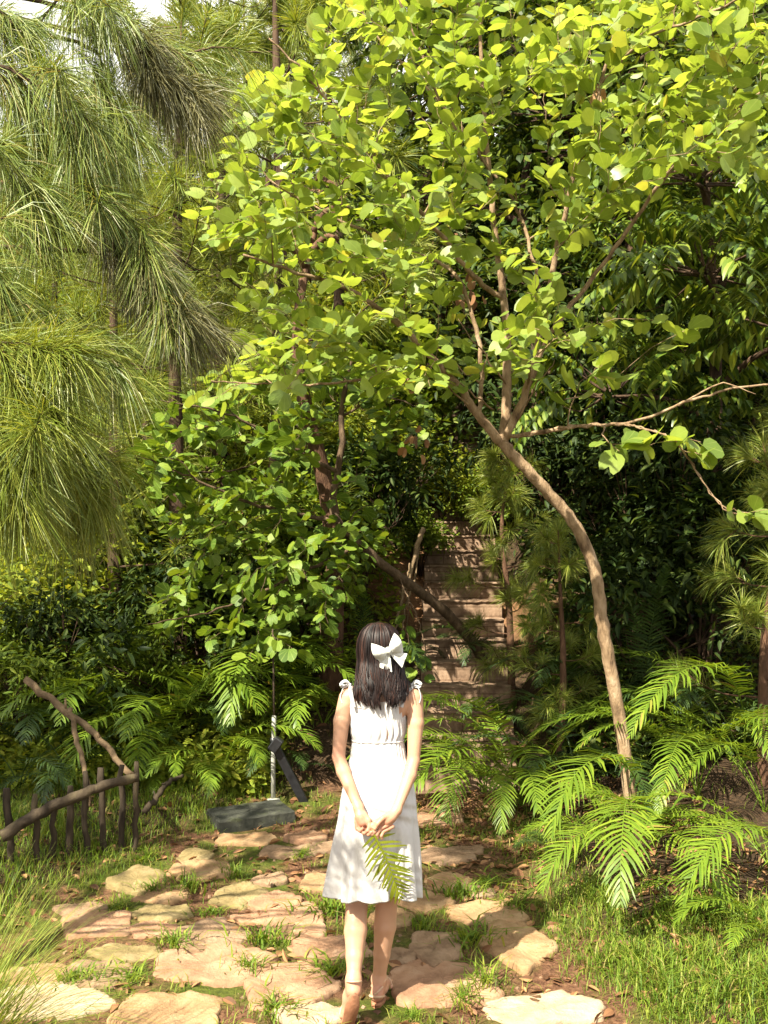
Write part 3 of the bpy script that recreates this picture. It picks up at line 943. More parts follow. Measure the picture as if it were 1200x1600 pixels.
for pts, n, L_, m, spr, dp in SH:
    c = pxd([(a, b_, d * PK) for a, b_, d in pts])
    L_ *= PK
    brush(m, c, int(n * .45), L_, r, spr, dp, w=.0014)
    cc = spline(c, 12)
    for _ in range(5):     # side shoots
        q = cc[r.integers(1, 10)]
        ax = nrm(nrm(cc[-1] - cc[0]) + r.normal(0, .55, 3))
        l = r.uniform(.12, .27)
        sh = [q, q + ax * l * .5 + [0, 0, .01], q + ax * l + [0, 0, -.02]]
        wood.tube(sh, [.006, .005, .003], 5, cap=False)
        brush(m, sh, int(n * .19), L_ * r.uniform(.8, 1.0), r, (.35, 1.1), dp * r.uniform(.6, 1.1), w=.0014)
    z0 = c[0][2]
    start = np.array([tx_, ty_, z0 - .25])
    mid = (start + c[0]) / 2 + [0, 0, .06]
    bp_ = spline([start, mid] + c, 26)
    bp_[3:-3] += np.cumsum(r.normal(0, .004, (20, 3)), 0)
    wood.tube(bp_, np.linspace(.012, .003, 26), 6, rough=.08)
pine = tag(empty('pine_tree', (tx_, ty_, float(hz(tx_, ty_)))), 'pine close to the viewer, its long drooping needle brushes hanging in from the upper left', 'pine tree')
b0 = np.array(pine.location)
for m, nm, mt in ((wood, 'trunk', 'bark_dark'), (nd, 'needles', 'needle'), (nb, 'needles', 'needle_bright'), (ndry, 'needles', 'needle_dry')):
    m.build(nm, MAT[mt], pine, loc=b0).location = (0, 0, 0)


def make_pine(name, h, seed, nb_, bl, nn, L, mat, barkm='bark_red', w=.0022, start=.15, shoots=3, up=.5):
    r = rng(seed)
    root = empty(name)
    wd, ne = MB(), MB()
    c = spline([(0, 0, -.1), (r.normal(0, .04), r.normal(0, .04), h * .4), (r.normal(0, .06), r.normal(0, .06), h * .75), (0, 0, h)], 20)
    wd.tube(c, np.linspace(.012 * h + .015, .006, 20), 8, rough=.07, seed=seed)
    for k in range(nb_):
        u = start + (1 - start) * (k + r.uniform(0, 1)) / nb_
        p = np.array([np.interp(u, np.linspace(0, 1, 20), c[:, i]) for i in range(3)])
        a = k * 2.4 + r.normal(0, .3)
        l = bl * (1.05 - .7 * u) * r.uniform(.7, 1.2)
        d = np.array([cos(a), sin(a), 0])
        e = p + d * l + np.array([0, 0, l * up * r.uniform(.3, 1.1)])
        br = spline([p, p + d * l * .5 + [0, 0, .05 * l], e], 8)
        wd.tube(br, np.linspace(.004 + .006 * l, .003, 8), 5)
        brush(ne, br[3:], nn, L, r, (.5, 1.2), .25, w)
        for s in range(shoots):
            q = br[r.integers(2, 7)]
            d2 = nrm(d + r.normal(0, .6, 3) + [0, 0, .4])
            e2 = q + d2 * l * r.uniform(.25, .5)
            wd.tube(np.stack([q, e2]), [.004, .002], 4, cap=False)
            brush(ne, [q * .5 + e2 * .5, e2], nn, L, r, (.5, 1.25), .25, w)
    brush(ne, [c[-5], c[-1]], nn * 2, L, r, (.3, 1.0), .1, w)
    wd.build('trunk', MAT[barkm], root)
    ne.build('needles', MAT[mat], root)
    return root


def place(proto, used, x, y, s, rz, label, cat, group=None, dz=-.05):
    o = proto if not used else copy_tree(proto)
    used.append(1)
    o.location = (x, y, float(hz(x, y)) + dz)
    o.rotation_euler = (0, 0, rz)
    o.scale = (s, s, s)
    return tag(o, label, cat, group)


def pxx(px, d): return d * (px - 600) / F


sap = make_pine('pine_sapling', 2.3, 61, 16, .55, 110, .19, 'needle_bright', w=.0018, start=.12, shoots=2)
u_ = []
place(sap, u_, pxx(1192, 6.9), 6.9, 1.05, .3, 'bushy young pine with reddish stem at the right edge of the view', 'pine sapling', 'young pines')
place(sap, u_, pxx(872, 7.5), 7.5, .80, 2.0, 'young pine in half shade behind the bent trunk beside the stairs', 'pine sapling', 'young pines')
place(sap, u_, pxx(800, 8.6), 8.6, .95, 4.0, 'small pine overhanging the right side of the upper steps', 'pine sapling', 'young pines')
place(sap, u_, pxx(1260, 7.6), 7.6, 1.2, 5.0, 'young pine partly outside the view behind the reddish stemmed one', 'pine sapling', 'young pines')

bp_ = make_pine('pine_tree', 5.5, 62, 24, 1.5, 120, .24, 'needle_bright', 'bark_dark', w=.0035, start=.12, shoots=3)
bp2 = make_pine('pine_tree', 6.5, 63, 24, 1.8, 120, .26, 'needle', 'bark_dark', w=.004, start=.25, shoots=3)
ua, ub = [], []
for k, (px, d, s, w) in enumerate([(285, 9.6, 1.22, 0), (175, 9.3, .98, 0), (425, 10.8, 1.35, 0), (345, 11.6, 1.3, 0), (235, 11.5, .85, 0), (90, 13.5, .9, 0), (330, 13, .95, 0), (-40, 11.0, .9, 0), (420, 16, 1.15, 0), (520, 14.5, 1.1, 1), (300, 19, 1.15, 0),
                                   (60, 19, .85, 1), (180, 17, .80, 1), (600, 17.5, 1.25, 1), (680, 15.5, 1.2, 1), (470, 21, 1.35, 1), (380, 24, 1.4, 0)]):
    place((bp_, bp2)[w], (ua, ub)[w], pxx(px, d), d, s, k * 1.3, 'pine tree standing on the hillside behind the sunlit tree', 'pine tree', 'pines on the hillside')


# ------------------------------------------------------------------ shrubs and forest trees
def lobed_crown(mb, wd, lobes, ncl, nleaf, size, r, tmpl, base=None, twig=.28, shell=(.55, 1.0), droop=.2, pinnate=False, wr=.006):
    """leaf sprays on the shells of several ellipsoid lobes (cx, cy, cz, rx, ry, rz)"""
    lobes = np.array(lobes, float)
    vol = lobes[:, 3] * lobes[:, 4]
    pick = r.choice(len(lobes), ncl, p=vol / vol.sum())
    d = rand_dir(r, ncl)
    d[:, 2] = np.where(d[:, 2] < -.3, -d[:, 2], d[:, 2])
    c = lobes[pick]
    P = c[:, :3] + d * c[:, 3:] * r.uniform(*shell, ncl)[:, None]
    D = nrm(d + .5 * r.normal(0, 1, (ncl, 3)) + [0, 0, -droop])
    if wd is not None:
        for k in range(0, ncl, 3):
            q = c[k, :3] * .8 + P[k] * .2
            if base is not None: q = q * .7 + np.array(base) * .3
            wd.tube(spline([q, (q + P[k]) / 2 + r.normal(0, .03, 3), P[k]], 5), np.linspace(wr, .002, 5), 4, cap=False)
    u = np.tile(np.linspace(0, 1, nleaf), ncl)
    PP = np.repeat(P, nleaf, 0); DD = np.repeat(D, nleaf, 0)
    pos = PP + DD * (u * twig)[:, None] + np.array([0, 0, -1]) * (u ** 2 * twig * .3)[:, None]
    side = nrm(np.cross(DD, [0, 0, 1.0]) + 1e-5) * np.where(np.arange(len(pos)) % 2 == 0, 1, -1)[:, None]
    n = len(pos)
    if pinnate:
        dr = nrm(side * .85 + DD * .35 + [0, 0, -.55] + .12 * r.normal(0, 1, (n, 3)))
        up = nrm(np.array([0, 0, 1]) + .3 * DD + .2 * r.normal(0, 1, (n, 3)))
    else:
        dr = nrm(side * .6 + DD * .6 + .45 * r.normal(0, 1, (n, 3)) + [0, 0, -.15])
        up = nrm(np.array([0, 0, .8]) + .35 * SUN_TO + .45 * r.normal(0, 1, (n, 3)))
        pos = pos + r.normal(0, size * .35, (n, 3))
    mb.scatter(tmpl[0], tmpl[1], basis(dr, up) * (size * r.uniform(.6, 1.15, n))[:, None, None], pos)


def make_shrub(name, seed, R_, H_, ncl, nleaf, size, tmpl, mat, twig=.28, **kw):
    r = rng(seed)
    root = empty(name)
    mb, wd = MB(), MB()
    lobes = [(r.normal(0, R_ * .55), r.normal(0, R_ * .55), H_ * r.uniform(.35, .95), R_ * r.uniform(.22, .5), R_ * r.uniform(.22, .5), H_ * r.uniform(.12, .28)) for _ in range(10)]
    lobed_crown(mb, wd, lobes, ncl, nleaf, size, r, tmpl, base=(0, 0, 0), twig=twig, **kw)
    for l in lobes:
        wd.tube(spline([(r.normal(0, .05), r.normal(0, .05), -.05), (l[0] * .4, l[1] * .4, l[2] * .5), l[:3]], 8), np.linspace(.018, .006, 8), 5)
    wd.build('stem', MAT['bark_dark'], root)
    mb.build('foliage', MAT[mat], root)
    return root


def make_tree(name, seed, h, cr, ncl, nleaf, size, tmpl, mat, bark='bark_dark', c0=.35, twig=.45, **kw):
    r = rng(seed)
    root = empty(name)
    mb, wd = MB(), MB()
    c = spline([(0, 0, -.2), (r.normal(0, .1), r.normal(0, .1), h * .3), (r.normal(0, .2), r.normal(0, .2), h * .6), (r.normal(0, .2), 0, h * .9)], 24)
    wd.tube(c, np.linspace(.018 * h + .02, .015, 24), 9, rough=.06, seed=seed)
    lobes = []
    for k in range(9):
        u = c0 + (1 - c0) * (k + .5) / 9
        p = np.array([np.interp(u * .9, np.linspace(0, .9, 24), c[:, i]) for i in range(3)])
        a = k * 2.4 + r.normal(0, .4)
        l = cr * (.75 if k < 7 else .35) * r.uniform(.6, 1.0)
        e = p + [cos(a) * l, sin(a) * l, .25 * l]
        wd.tube(spline([p, (p + e) / 2 + [0, 0, .1], e], 8), np.linspace(.008 * h, .01, 8), 6)
        lobes.append((*e, cr * r.uniform(.4, .6), cr * r.uniform(.4, .6), cr * r.uniform(.3, .45)))
    lobed_crown(mb, wd, lobes, ncl, nleaf, size, r, tmpl, twig=twig, wr=.012, **kw)
    wd.build('trunk', MAT[bark], root)
    mb.build('crown', MAT[mat], root)
    return root


S = [make_shrub('shrub', 71, .75, 1.6, 380, 10, .10, OVAL, 'shrub', twig=.35, shell=(.3, 1.2)), make_shrub('shrub', 72, .8, 1.5, 300, 11, .11, LANCE, 'shrub'),
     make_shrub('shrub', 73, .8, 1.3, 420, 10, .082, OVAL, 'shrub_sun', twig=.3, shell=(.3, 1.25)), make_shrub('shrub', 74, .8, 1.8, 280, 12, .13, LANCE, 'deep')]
US = [[], [], [], []]
KIND = ['small-leaved green shrub', 'narrow-leaved green shrub', 'sunny yellow-green shrub', 'shrub with shade-coloured leaves']
for k, (px, d, s, w, where) in enumerate([
    (25, 8.3, .72, 1, 'behind the left end of the fence'), (120, 8.8, .68, 3, 'behind the broken branches'), (215, 8.6, .72, 1, 'behind the right end of the fence'),
    (315, 8.9, .9, 3, 'behind the ferns left of the white pole'), (405, 9.0, .95, 1, 'behind the white pole'), (480, 9.3, .95, 0, 'behind the fern by the reddish trunk'),
    (560, 10.0, .9, 3, 'left of the stairs beyond the woman'), (620, 11.6, .8, 2, 'left of the upper steps'), (-60, 8.8, 1.1, 2, 'at the far left behind the fence'),
    (55, 9.7, 1.2, 2, 'rising sunlit behind the dark shrubs at the left end'), (165, 9.9, 1.15, 0, 'rising above the broken branches in the sun'), (990, 8.3, .7, 3, 'in deep shade behind the bent trunk'), (1040, 8.9, .95, 3, 'in deep shade behind the upright fern'), (1100, 8.2, .95, 3, 'in deep shade left of the young pine'),
    (1210, 8.6, 1.0, 3, 'behind the young pine at the right edge'), (900, 9.9, .9, 3, 'right of the upper steps in shade'), (655, 10.8, .42, 0, 'growing low over the left side of the upper steps'), (690, 11.9, .7, 2, 'growing across the top of the visible steps'), (765, 11.4, .5, 0, 'spilling over the right side of the upper steps')]):
    place(S[w], US[w], pxx(px, d), d, s, k * 1.7, KIND[w] + ' ' + where, 'shrub', 'shrubs of the understorey')
r = rng(77)
HS = []
for row, (d, n, lo, hi) in enumerate([(10.6, 7, -60, 590), (12.2, 7, -60, 640), (14.2, 8, -40, 660), (16.6, 8, -40, 700), (20, 8, -20, 720), (25, 8, -20, 740), (10.6, 4, 860, 1230), (12.6, 5, 840, 1240), (15, 5, 820, 1240)]):
    for k in range(n):
        px = lo + (hi - lo) * (k + .5 + r.uniform(-.35, .35)) / n
        dd = d + r.uniform(-.5, .5)
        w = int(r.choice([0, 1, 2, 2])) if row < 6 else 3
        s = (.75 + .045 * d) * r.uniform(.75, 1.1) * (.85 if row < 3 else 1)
        if row < 6 and r.uniform() < .28: continue
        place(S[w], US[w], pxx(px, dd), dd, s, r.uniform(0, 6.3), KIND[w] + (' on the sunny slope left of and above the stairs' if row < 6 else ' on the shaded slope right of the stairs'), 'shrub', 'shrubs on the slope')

FT = [make_tree('forest_tree', 81, 7.0, 2.2, 620, 13, .16, OVAL, 'forest', c0=.22, twig=.5), make_tree('forest_tree', 82, 8.0, 2.4, 620, 13, .17, LANCE, 'forest', c0=.3, twig=.5)]
UF = [[], []]
for k, (px, d, s, w, lab) in enumerate([(835, 12.0, .85, 0, 'dark forest tree directly behind the fork of the bent trunk'), (965, 11.0, .75, 1, 'shaded forest tree behind the bare slanting limb'), (1085, 12.8, .95, 0, 'dark forest tree behind the glossy-leaved tree'),
                                        (1240, 11.8, .9, 1, 'forest tree at the right edge behind the glossy-leaved tree'), (730, 14.8, 1.0, 1, 'forest tree above the top of the stairs'), (900, 15.8, 1.15, 0, 'tall forest tree seen through gaps in the bright crown'),
                                        (1050, 17, 1.2, 1, 'tall forest tree at the top right beyond the bright crown'), (1200, 16, 1.15, 0, 'tall forest tree in the top right corner'), (800, 20, 1.3, 0, 'farthest forest tree behind the bright crown')]):
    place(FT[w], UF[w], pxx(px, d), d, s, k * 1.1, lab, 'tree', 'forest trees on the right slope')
gt = make_tree('glossy_leaved_tree', 83, 4.6, 1.45, 420, 15, .17, with_petiole(LANCE, .05), 'gloss', c0=.35, twig=.42, pinnate=True)
place(gt, [], pxx(1130, 8.7), 8.7, 1.0, .5, 'tree with drooping rows of glossy narrow leaflets right of the bare slanting limb', 'tree')
place(FT[1], UF[1], -5.7, 3.3, .88, .4, 'unseen forest tree just outside the view on the left, added to shade the thicket', 'tree', 'forest trees on the right slope')['group'] = 'unseen trees added for shade'  # tree out of view, added for the shade it throws on the left
st = make_tree('slender_tree', 84, 4.8, .5, 45, 10, .11, OVAL, 'shrub', bark='bark_red', c0=.78, twig=.3)
place(st, [], pxx(516, 8.5), 8.5, 1.0, 1.5, 'slender tree with reddish trunk standing left of the woman, ferns at its foot', 'tree')

# low cover on the slopes
r = rng(78)
gc, gc2 = MB(), MB()
n = 120000
y = 7.2 + 26 * r.uniform(0, 1, n) ** 1.9
x = r.uniform(-1, 1, n) * (.44 * y + .5)
d = off_path(x, np.minimum(y, 7.6))
sx = x - .02 * (y - ST_Y) / ST_T
keep = ~((sx > .02) & (sx < 1.28)) & ((d > .15) | (y > 8.2))
nn_ = noise2(x, y, 1.3) * .6 + noise2(y, x, 3.5) * .5
keep &= r.uniform(0, 1, n) < np.clip(.55 + .6 * nn_, .06, 1)
x, y = x[keep], y[keep]
n = len(x)
hh = r.uniform(0, 1, n) ** 1.3 * (.10 + .012 * y) * (1 + noise2(x, y, 2.2)).clip(.3, 2)
P = np.stack([x, y, hz(x, y) + hh], -1)
dr = nrm(rand_dir(r, n) * [1, 1, .5])
up = nrm(np.array([0, 0, .8]) + .3 * SUN_TO + .5 * r.normal(0, 1, (n, 3)))
M = basis(dr, up) * ((.035 + .0065 * y) * r.uniform(.6, 1.3, n))[:, None, None]
sun_ = (x < .1 * y - .6)  # sunny and shaded slope sides painted by two leaf colours
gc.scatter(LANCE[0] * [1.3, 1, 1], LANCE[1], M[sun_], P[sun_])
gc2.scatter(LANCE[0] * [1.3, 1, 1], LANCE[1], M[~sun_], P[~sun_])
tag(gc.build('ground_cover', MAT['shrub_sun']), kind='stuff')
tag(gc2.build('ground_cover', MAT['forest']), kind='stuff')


# ------------------------------------------------------------------ ferns
def frond_mb(L, e0, e1, stipe, npair, pl, seed, width=.0070, vee=.25):
    """pinnate frond arching in the local YZ plane"""
    r = rng(seed)
    mb = MB()
    m = 40
    u = np.linspace(0, 1, m)
    e = np.radians(e0 + (e1 - e0) * u ** 1.15)
    ds = L / (m - 1)
    swx = .06 * L * np.sin(u * 2.2 + seed) - .06 * L * sin(seed)
    c = np.stack([swx, np.concatenate([[0], np.cumsum(np.cos(e[:-1]) * ds)]), np.concatenate([[0], np.cumsum(np.sin(e[:-1]) * ds)])], -1)
    mb.tube(c, np.linspace(.006, .0012, m), 5, cap=False)
    T = nrm(np.gradient(c, axis=0))
    X = np.tile([1.0, 0, 0], (m, 1))
    Nn = nrm(np.cross(X, T))
    for k in range(npair):
        t = stipe + (1 - stipe) * (k + .5) / npair
        q = (t - stipe) / (1 - stipe)
        l = pl * min(1, .45 + 2.2 * q) * (1 - q ** 2.2) ** .8 + .012
        for sgn in (-1, 1):
            tt = t + (.3 * sgn) * (1 - stipe) / npair * .5
            f = tt * (m - 1); i = min(int(f), m - 2); f -= i
            p = c[i] * (1 - f) + c[i + 1] * f
            tn, nn = T[i], Nn[i]
            a = R(18 + 38 * q) + r.normal(0, .09)
            l *= r.uniform(.86, 1.06) if r.uniform() > .03 else .45
            d = nrm(sgn * X[i] * cos(a) + tn * sin(a) + nn * (vee + r.normal(0, .10)))
            w = nrm(np.cross(nn, d)) * (width * r.uniform(.9, 1.1) * min(1, .5 + l / pl))
            g = np.array([0, 0, -1.0])
            vs = []
            lift = w * 0
            for s_, ww in ((0, .75), (.3, 1.0), (.62, .85), (.86, .5), (1.0, .05)):
                b = p + d * l * s_ + (g * (.32 + r.normal(0, .06)) + tn * .14) * l * s_ ** 2.2
                vs += [b - w * ww, b + w * ww]
            mb.add(vs, [[0, 1, 3, 2], [2, 3, 5, 4], [4, 5, 7, 6], [6, 7, 9, 8]])
    return mb


FR = {'a': (1.25, 74, -55, .24, 40, .25), 'b': (1.0, 60, -58, .22, 36, .21), 'c': (.8, 40, -40, .18, 26, .18), 'd': (1.15, 84, 35, .22, 36, .16), 'f': (1.35, 72, -82, .30, 40, .25), 'g': (2.0, 76, -70, .30, 56, .27), 'h': (1.9, 70, -48, .28, 54, .25), 'e': (.65, 35, -55, .15, 24, .15)}
FM = {}
for k, (key, a) in enumerate(FR.items()):
    for mt in ('fern', 'fern_shaded'):
        o = frond_mb(*a, 300 + k).build('frond', MAT[mt])
        FM[key, mt] = o.data
        bpy.data.objects.remove(o)


def fern(px, d, s, fronds, label, mt='fern', group=None, dz=0, name='fern'):
    x = pxx(px, d)
    root = empty(name, (x, d, float(hz(x, d)) - .02 + dz), 0, s)
    tag(root, label, 'fern', group)
    for k, (key, az) in enumerate(fronds):
        o = bpy.data.objects.new('frond', FM[key, mt])
        COL.objects.link(o)
        o.parent = root
        o.rotation_euler = (R(5 * sin(k * 2.3)), R(9 * sin(k * 1.7 + px)), R(az))
        q = .88 + .16 * sin(k * 3.3 + px)
        o.scale = (q, q, q)
    return root


g_ = 'ferns beside the path'
fern(985, 5.65, 1.08, [('f', 122), ('f', 156), ('f', 196), ('b', 240), ('b', 75), ('b', -20)], 'large bright fern arching at the foot of the bent trunk', group=g_)
fern(1215, 5.4, 1.2, [('f', 90), ('f', 122), ('f', 158), ('b', 50)], 'bright fern reaching in from the right edge above the dark hollow', group=g_)
fern(1090, 6.8, .92, [('h', 105), ('g', 60), ('g', 150), ('h', 205), ('h', -10), ('g', 250), ('h', 125)], 'tall bright fern right of the bent trunk at waist height', group=g_)
fern(1195, 6.5, .92, [('h', 92), ('g', 128), ('h', 175), ('h', 50), ('g', 75)], 'feathery fern in front of the reddish stem of the young pine', group=g_)
fern(1010, 6.35, 1.1, [('b', 95), ('f', 130), ('b', 210), ('c', 60)], 'fern curling in front of the lower trunk of the bent tree', group=g_)
fern(815, 6.95, 1.05, [('h', 100), ('g', 130), ('f', 155), ('b', 185), ('b', 60), ('b', 220)], 'fern drooping over the path in front of the lowest steps', group=g_)
fern(800, 7.7, 1.4, [('a', 80), ('a', 110), ('b', 140), ('b', 50), ('b', 190), ('a', 10)], 'fern spreading from the right over the dark steps', group=g_)
fern(1012, 7.9, 1.2, [('d', 175), ('d', 150), ('c', 60), ('c', 250)], 'dark fern with one tall upright frond in the deep shade', 'fern_shaded', g_)
fern(900, 7.1, 1.25, [('b', 90), ('b', 150), ('b', 200), ('c', 240), ('a', 30), ('b', -60)], 'shaded fern left of the bent trunk', 'fern_shaded', g_)
fern(1195, 4.75, .8, [('b', 85), ('b', 110), ('c', 50), ('c', 140)], 'small fern in the bottom right corner above the grass', group=g_)
fern(1120, 7.4, 1.2, [('a', 90), ('a', 150), ('b', 200), ('a', 45), ('b', 270)], 'dark fern behind the tall bright fern', 'fern_shaded', g_)
fern(930, 8.0, 1.1, [('a', 90), ('a', 150), ('b', 200), ('a', 45), ('b', 270)], 'dark fern in the shade behind the bent trunk', 'fern_shaded', g_)
fern(860, 6.2, .55, [('e', 90), ('c', 140), ('e', 190), ('e', 30), ('e', 260)], 'low withered-looking fern among dead leaves right of the path', 'fern_shaded', g_)
fern(790, 8.4, .8, [('b', 90), ('b', 150), ('b', 200), ('c', 60)], 'small fern growing out at the right edge of the middle steps', 'fern_shaded', g_)
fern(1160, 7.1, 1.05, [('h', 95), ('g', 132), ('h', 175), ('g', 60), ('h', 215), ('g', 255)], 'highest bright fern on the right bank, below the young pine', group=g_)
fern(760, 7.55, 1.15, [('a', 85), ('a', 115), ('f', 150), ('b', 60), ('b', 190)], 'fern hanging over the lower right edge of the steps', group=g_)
fern(772, 9.3, 1.1, [('b', 80), ('b', 120), ('b', 160), ('c', 220)], 'shaded fern at the right edge of the sunlit steps', 'fern_shaded', g_)
g_ = 'ferns left of the path'
fern(255, 8.0, 1.5, [('a', 185), ('a', 225), ('f', 150), ('a', 265), ('b', 110)], 'tall fern standing behind the bright yellowish fern and the fence end', group=g_)
fern(430, 8.5, 1.5, [('f', 165), ('a', 205), ('a', 245), ('b', 120)], 'tallest fern behind the white pole, reaching the hanging leaves', group=g_)
fern(160, 8.4, 1.45, [('a', 190), ('a', 230), ('a', -80), ('b', 150), ('b', 100), ('b', 270)], 'tall fern above the broken branches', group=g_)
fern(60, 8.0, 1.3, [('a', 200), ('a', 250), ('b', -60), ('b', 150)], 'tall shaded fern behind the left fence posts', 'fern_shaded', g_)
fern(300, 8.2, 1.3, [('a', 210), ('a', 260), ('b', 170), ('b', 120)], 'tall dark fern behind the bright yellowish fern', 'fern_shaded', g_)
fern(612, 8.9, .7, [('b', 200), ('b', 260), ('b', -60), ('c', 150)], 'small fern at the left edge of the middle steps', 'fern_shaded', g_)
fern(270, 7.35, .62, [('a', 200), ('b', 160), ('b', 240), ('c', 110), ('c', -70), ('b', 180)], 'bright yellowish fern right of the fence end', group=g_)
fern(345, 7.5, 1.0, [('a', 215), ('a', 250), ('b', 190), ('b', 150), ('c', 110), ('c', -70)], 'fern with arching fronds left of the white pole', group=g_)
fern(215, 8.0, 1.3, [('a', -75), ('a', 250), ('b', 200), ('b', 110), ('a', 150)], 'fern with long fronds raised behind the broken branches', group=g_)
fern(110, 7.3, 1.0, [('a', -80), ('b', 250), ('b', 190), ('a', 100), ('c', 140)], 'dark fern behind the fence posts', 'fern_shaded', g_)
fern(30, 7.2, .9, [('a', -60), ('b', 230), ('b', 170), ('a', 120)], 'dark fern at the left end of the fence', 'fern_shaded', g_)
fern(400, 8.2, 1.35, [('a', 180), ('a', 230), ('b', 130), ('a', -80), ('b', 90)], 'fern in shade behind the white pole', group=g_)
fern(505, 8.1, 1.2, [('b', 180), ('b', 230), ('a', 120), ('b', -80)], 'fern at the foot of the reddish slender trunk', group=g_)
fern(572, 8.6, 1.0, [('d', 170), ('a', 140), ('a', 215), ('b', 260)], 'dark fern rising just behind the head of the woman', 'fern_shaded', g_)
fern(455, 7.6, .7, [('b', 160), ('b', 200), ('c', 250), ('c', 110)], 'low fern behind the leaning black post', 'fern_shaded', g_)

# ------------------------------------------------------------------ the woman: one continuous body from a distance field
class Field:
    def __init__(s, lo, hi, h):
        s.lo, s.h = np.array(lo, float), h
        s.n = np.ceil((np.array(hi) - s.lo) / h).astype(int) + 1
        s.f = np.full(s.n, 1.0, np.float32)

    def _box(s, lo, hi):
        a = np.clip(np.floor((np.array(lo) - s.lo) / s.h).astype(int), 0, s.n)
        b = np.clip(np.ceil((np.array(hi) - s.lo) / s.h).astype(int) + 1, 0, s.n)
        sl_ = tuple(slice(i, j) for i, j in zip(a, b))
        g = np.meshgrid(*[s.lo[k] + s.h * np.arange(a[k], b[k]) for k in range(3)], indexing='ij')
        return sl_, np.stack(g, -1)

    def _mix(s, sl_, d, k):
        f = s.f[sl_]
        h = np.clip(.5 + .5 * (f - d) / k, 0, 1)
        s.f[sl_] = f + (d - f) * h - k * h * (1 - h)

    def cone(s, a, b, r1, r2, k=.02):
        a, b = np.array(a, float), np.array(b, float)
        m = max(r1, r2) + k + 3 * s.h
        sl_, P = s._box(np.minimum(a, b) - m, np.maximum(a, b) + m)
        ab = b - a
        t = np.clip(((P - a) @ ab) / (ab @ ab), 0, 1)
        d = np.linalg.norm(P - a - t[..., None] * ab, axis=-1) - (r1 + (r2 - r1) * t)
        s._mix(sl_, d, k)

    def chain(s, pts, rs, k=.02):
        for i in range(len(pts) - 1): s.cone(pts[i], pts[i + 1], rs[i], rs[i + 1], k)

    def ell(s, c, r, k=.02):
        c, r = np.array(c, float), np.array(r, float)
        m = r + k + 3 * s.h
        sl_, P = s._box(c - m, c + m)
        q = (P - c) / r
        k0 = np.linalg.norm(q, axis=-1)
        k1 = np.linalg.norm(q / r, axis=-1)
        s._mix(sl_, k0 * (k0 - 1) / np.maximum(k1, 1e-6), k)

    def mesh(s):
        f = s.f
        S_ = f < 0
        n = s.n - 1
        cnt = np.zeros(n, np.int8)
        for dx in (0, 1):
            for dy in (0, 1):
                for dz in (0, 1):
                    cnt += S_[dx:dx + n[0], dy:dy + n[1], dz:dz + n[2]]
        idx = np.argwhere((cnt > 0) & (cnt < 8))
        vid = np.full(n, -1, np.int64)
        vid[tuple(idx.T)] = np.arange(len(idx))
        acc = np.zeros((len(idx), 3)); w = np.zeros(len(idx))
        cor = [np.array(c) for c in np.ndindex(2, 2, 2)]
        for a in cor:
            for ax in range(3):
                if a[ax] == 0:
                    b = a.copy(); b[ax] = 1
                    fa = f[tuple((idx + a).T)]; fb = f[tuple((idx + b).T)]
                    x = (fa < 0) != (fb < 0)
                    t = np.where(x, fa / np.where(x, fa - fb, 1), 0)
                    acc += np.where(x[:, None], a + (b - a) * t[:, None], 0)
                    w += x
        V = s.lo + s.h * (idx + acc / w[:, None])
        Q = []
        for ax in range(3):
            o = [k for k in range(3) if k != ax]
            A = [slice(1, None)] * 3; B = [slice(1, None)] * 3
            A[ax] = slice(0, -1)
            e0 = S_[tuple(slice(0, -1) if k == ax else slice(1, -1) for k in range(3))]
            e1 = S_[tuple(slice(1, None) if k == ax else slice(1, -1) for k in range(3))]
            E = np.argwhere(e0 != e1)
            flip = e0[tuple(E.T)]
            p = E.copy()
            for k in o: p[:, k] += 1
            def cell(d1, d2):
                c = p.copy(); c[:, o[0]] += d1; c[:, o[1]] += d2
                return vid[tuple(c.T)]
            q = np.stack([cell(-1, -1), cell(0, -1), cell(0, 0), cell(-1, 0)], -1)
            if ax == 1: q = q[:, ::-1]
            q = np.where(flip[:, None], q, q[:, ::-1])
            Q.append(q)
        return V, np.concatenate(Q)


WB = np.array([-.05, 4.24, .02])
person = tag(empty('person', WB), 'young woman in a white knee-length sundress walking away with hands clasped behind her back', 'person')

fd = Field((-.30, 3.93, -.01), (.24, 4.56, 1.70), .0030)
YB = 4.20
# torso, pelvis, neck and shoulders
fd.ell((-.022, YB, 1.235), (.100, .074, .17), .03)
fd.ell((-.022, YB, 1.08), (.092, .070, .15), .04)
fd.ell((-.025, YB - .005, .90), (.135, .092, .13), .04)
for s in (-1, 1):
    fd.ell((-.025 + s * .062, 4.165, .865), (.075, .070, .075), .03)
    fd.ell((-.022 + s * .052, 4.268, 1.215), (.046, .036, .046), .03)
SHL, SHR = np.array([-.152, YB, 1.345]), np.array([.126, YB, 1.345])
fd.chain([SHL + [.02, 0, .008], (-.015, YB - .01, 1.365), SHR + [-.02, 0, .008]], [.040, .052, .040], .03)
fd.cone((-.085, YB - .002, 1.315), (.058, YB - .002, 1.315), .052, .052, .03)
for e in (SHL, SHR): fd.cone((-.016, YB + .002, 1.43), e + [(.05 if e[0] < 0 else -.05), 0, .022], .036, .022, .03)
fd.cone((-.018, YB, 1.37), (-.02, YB + .018, 1.50), .047, .044, .02)
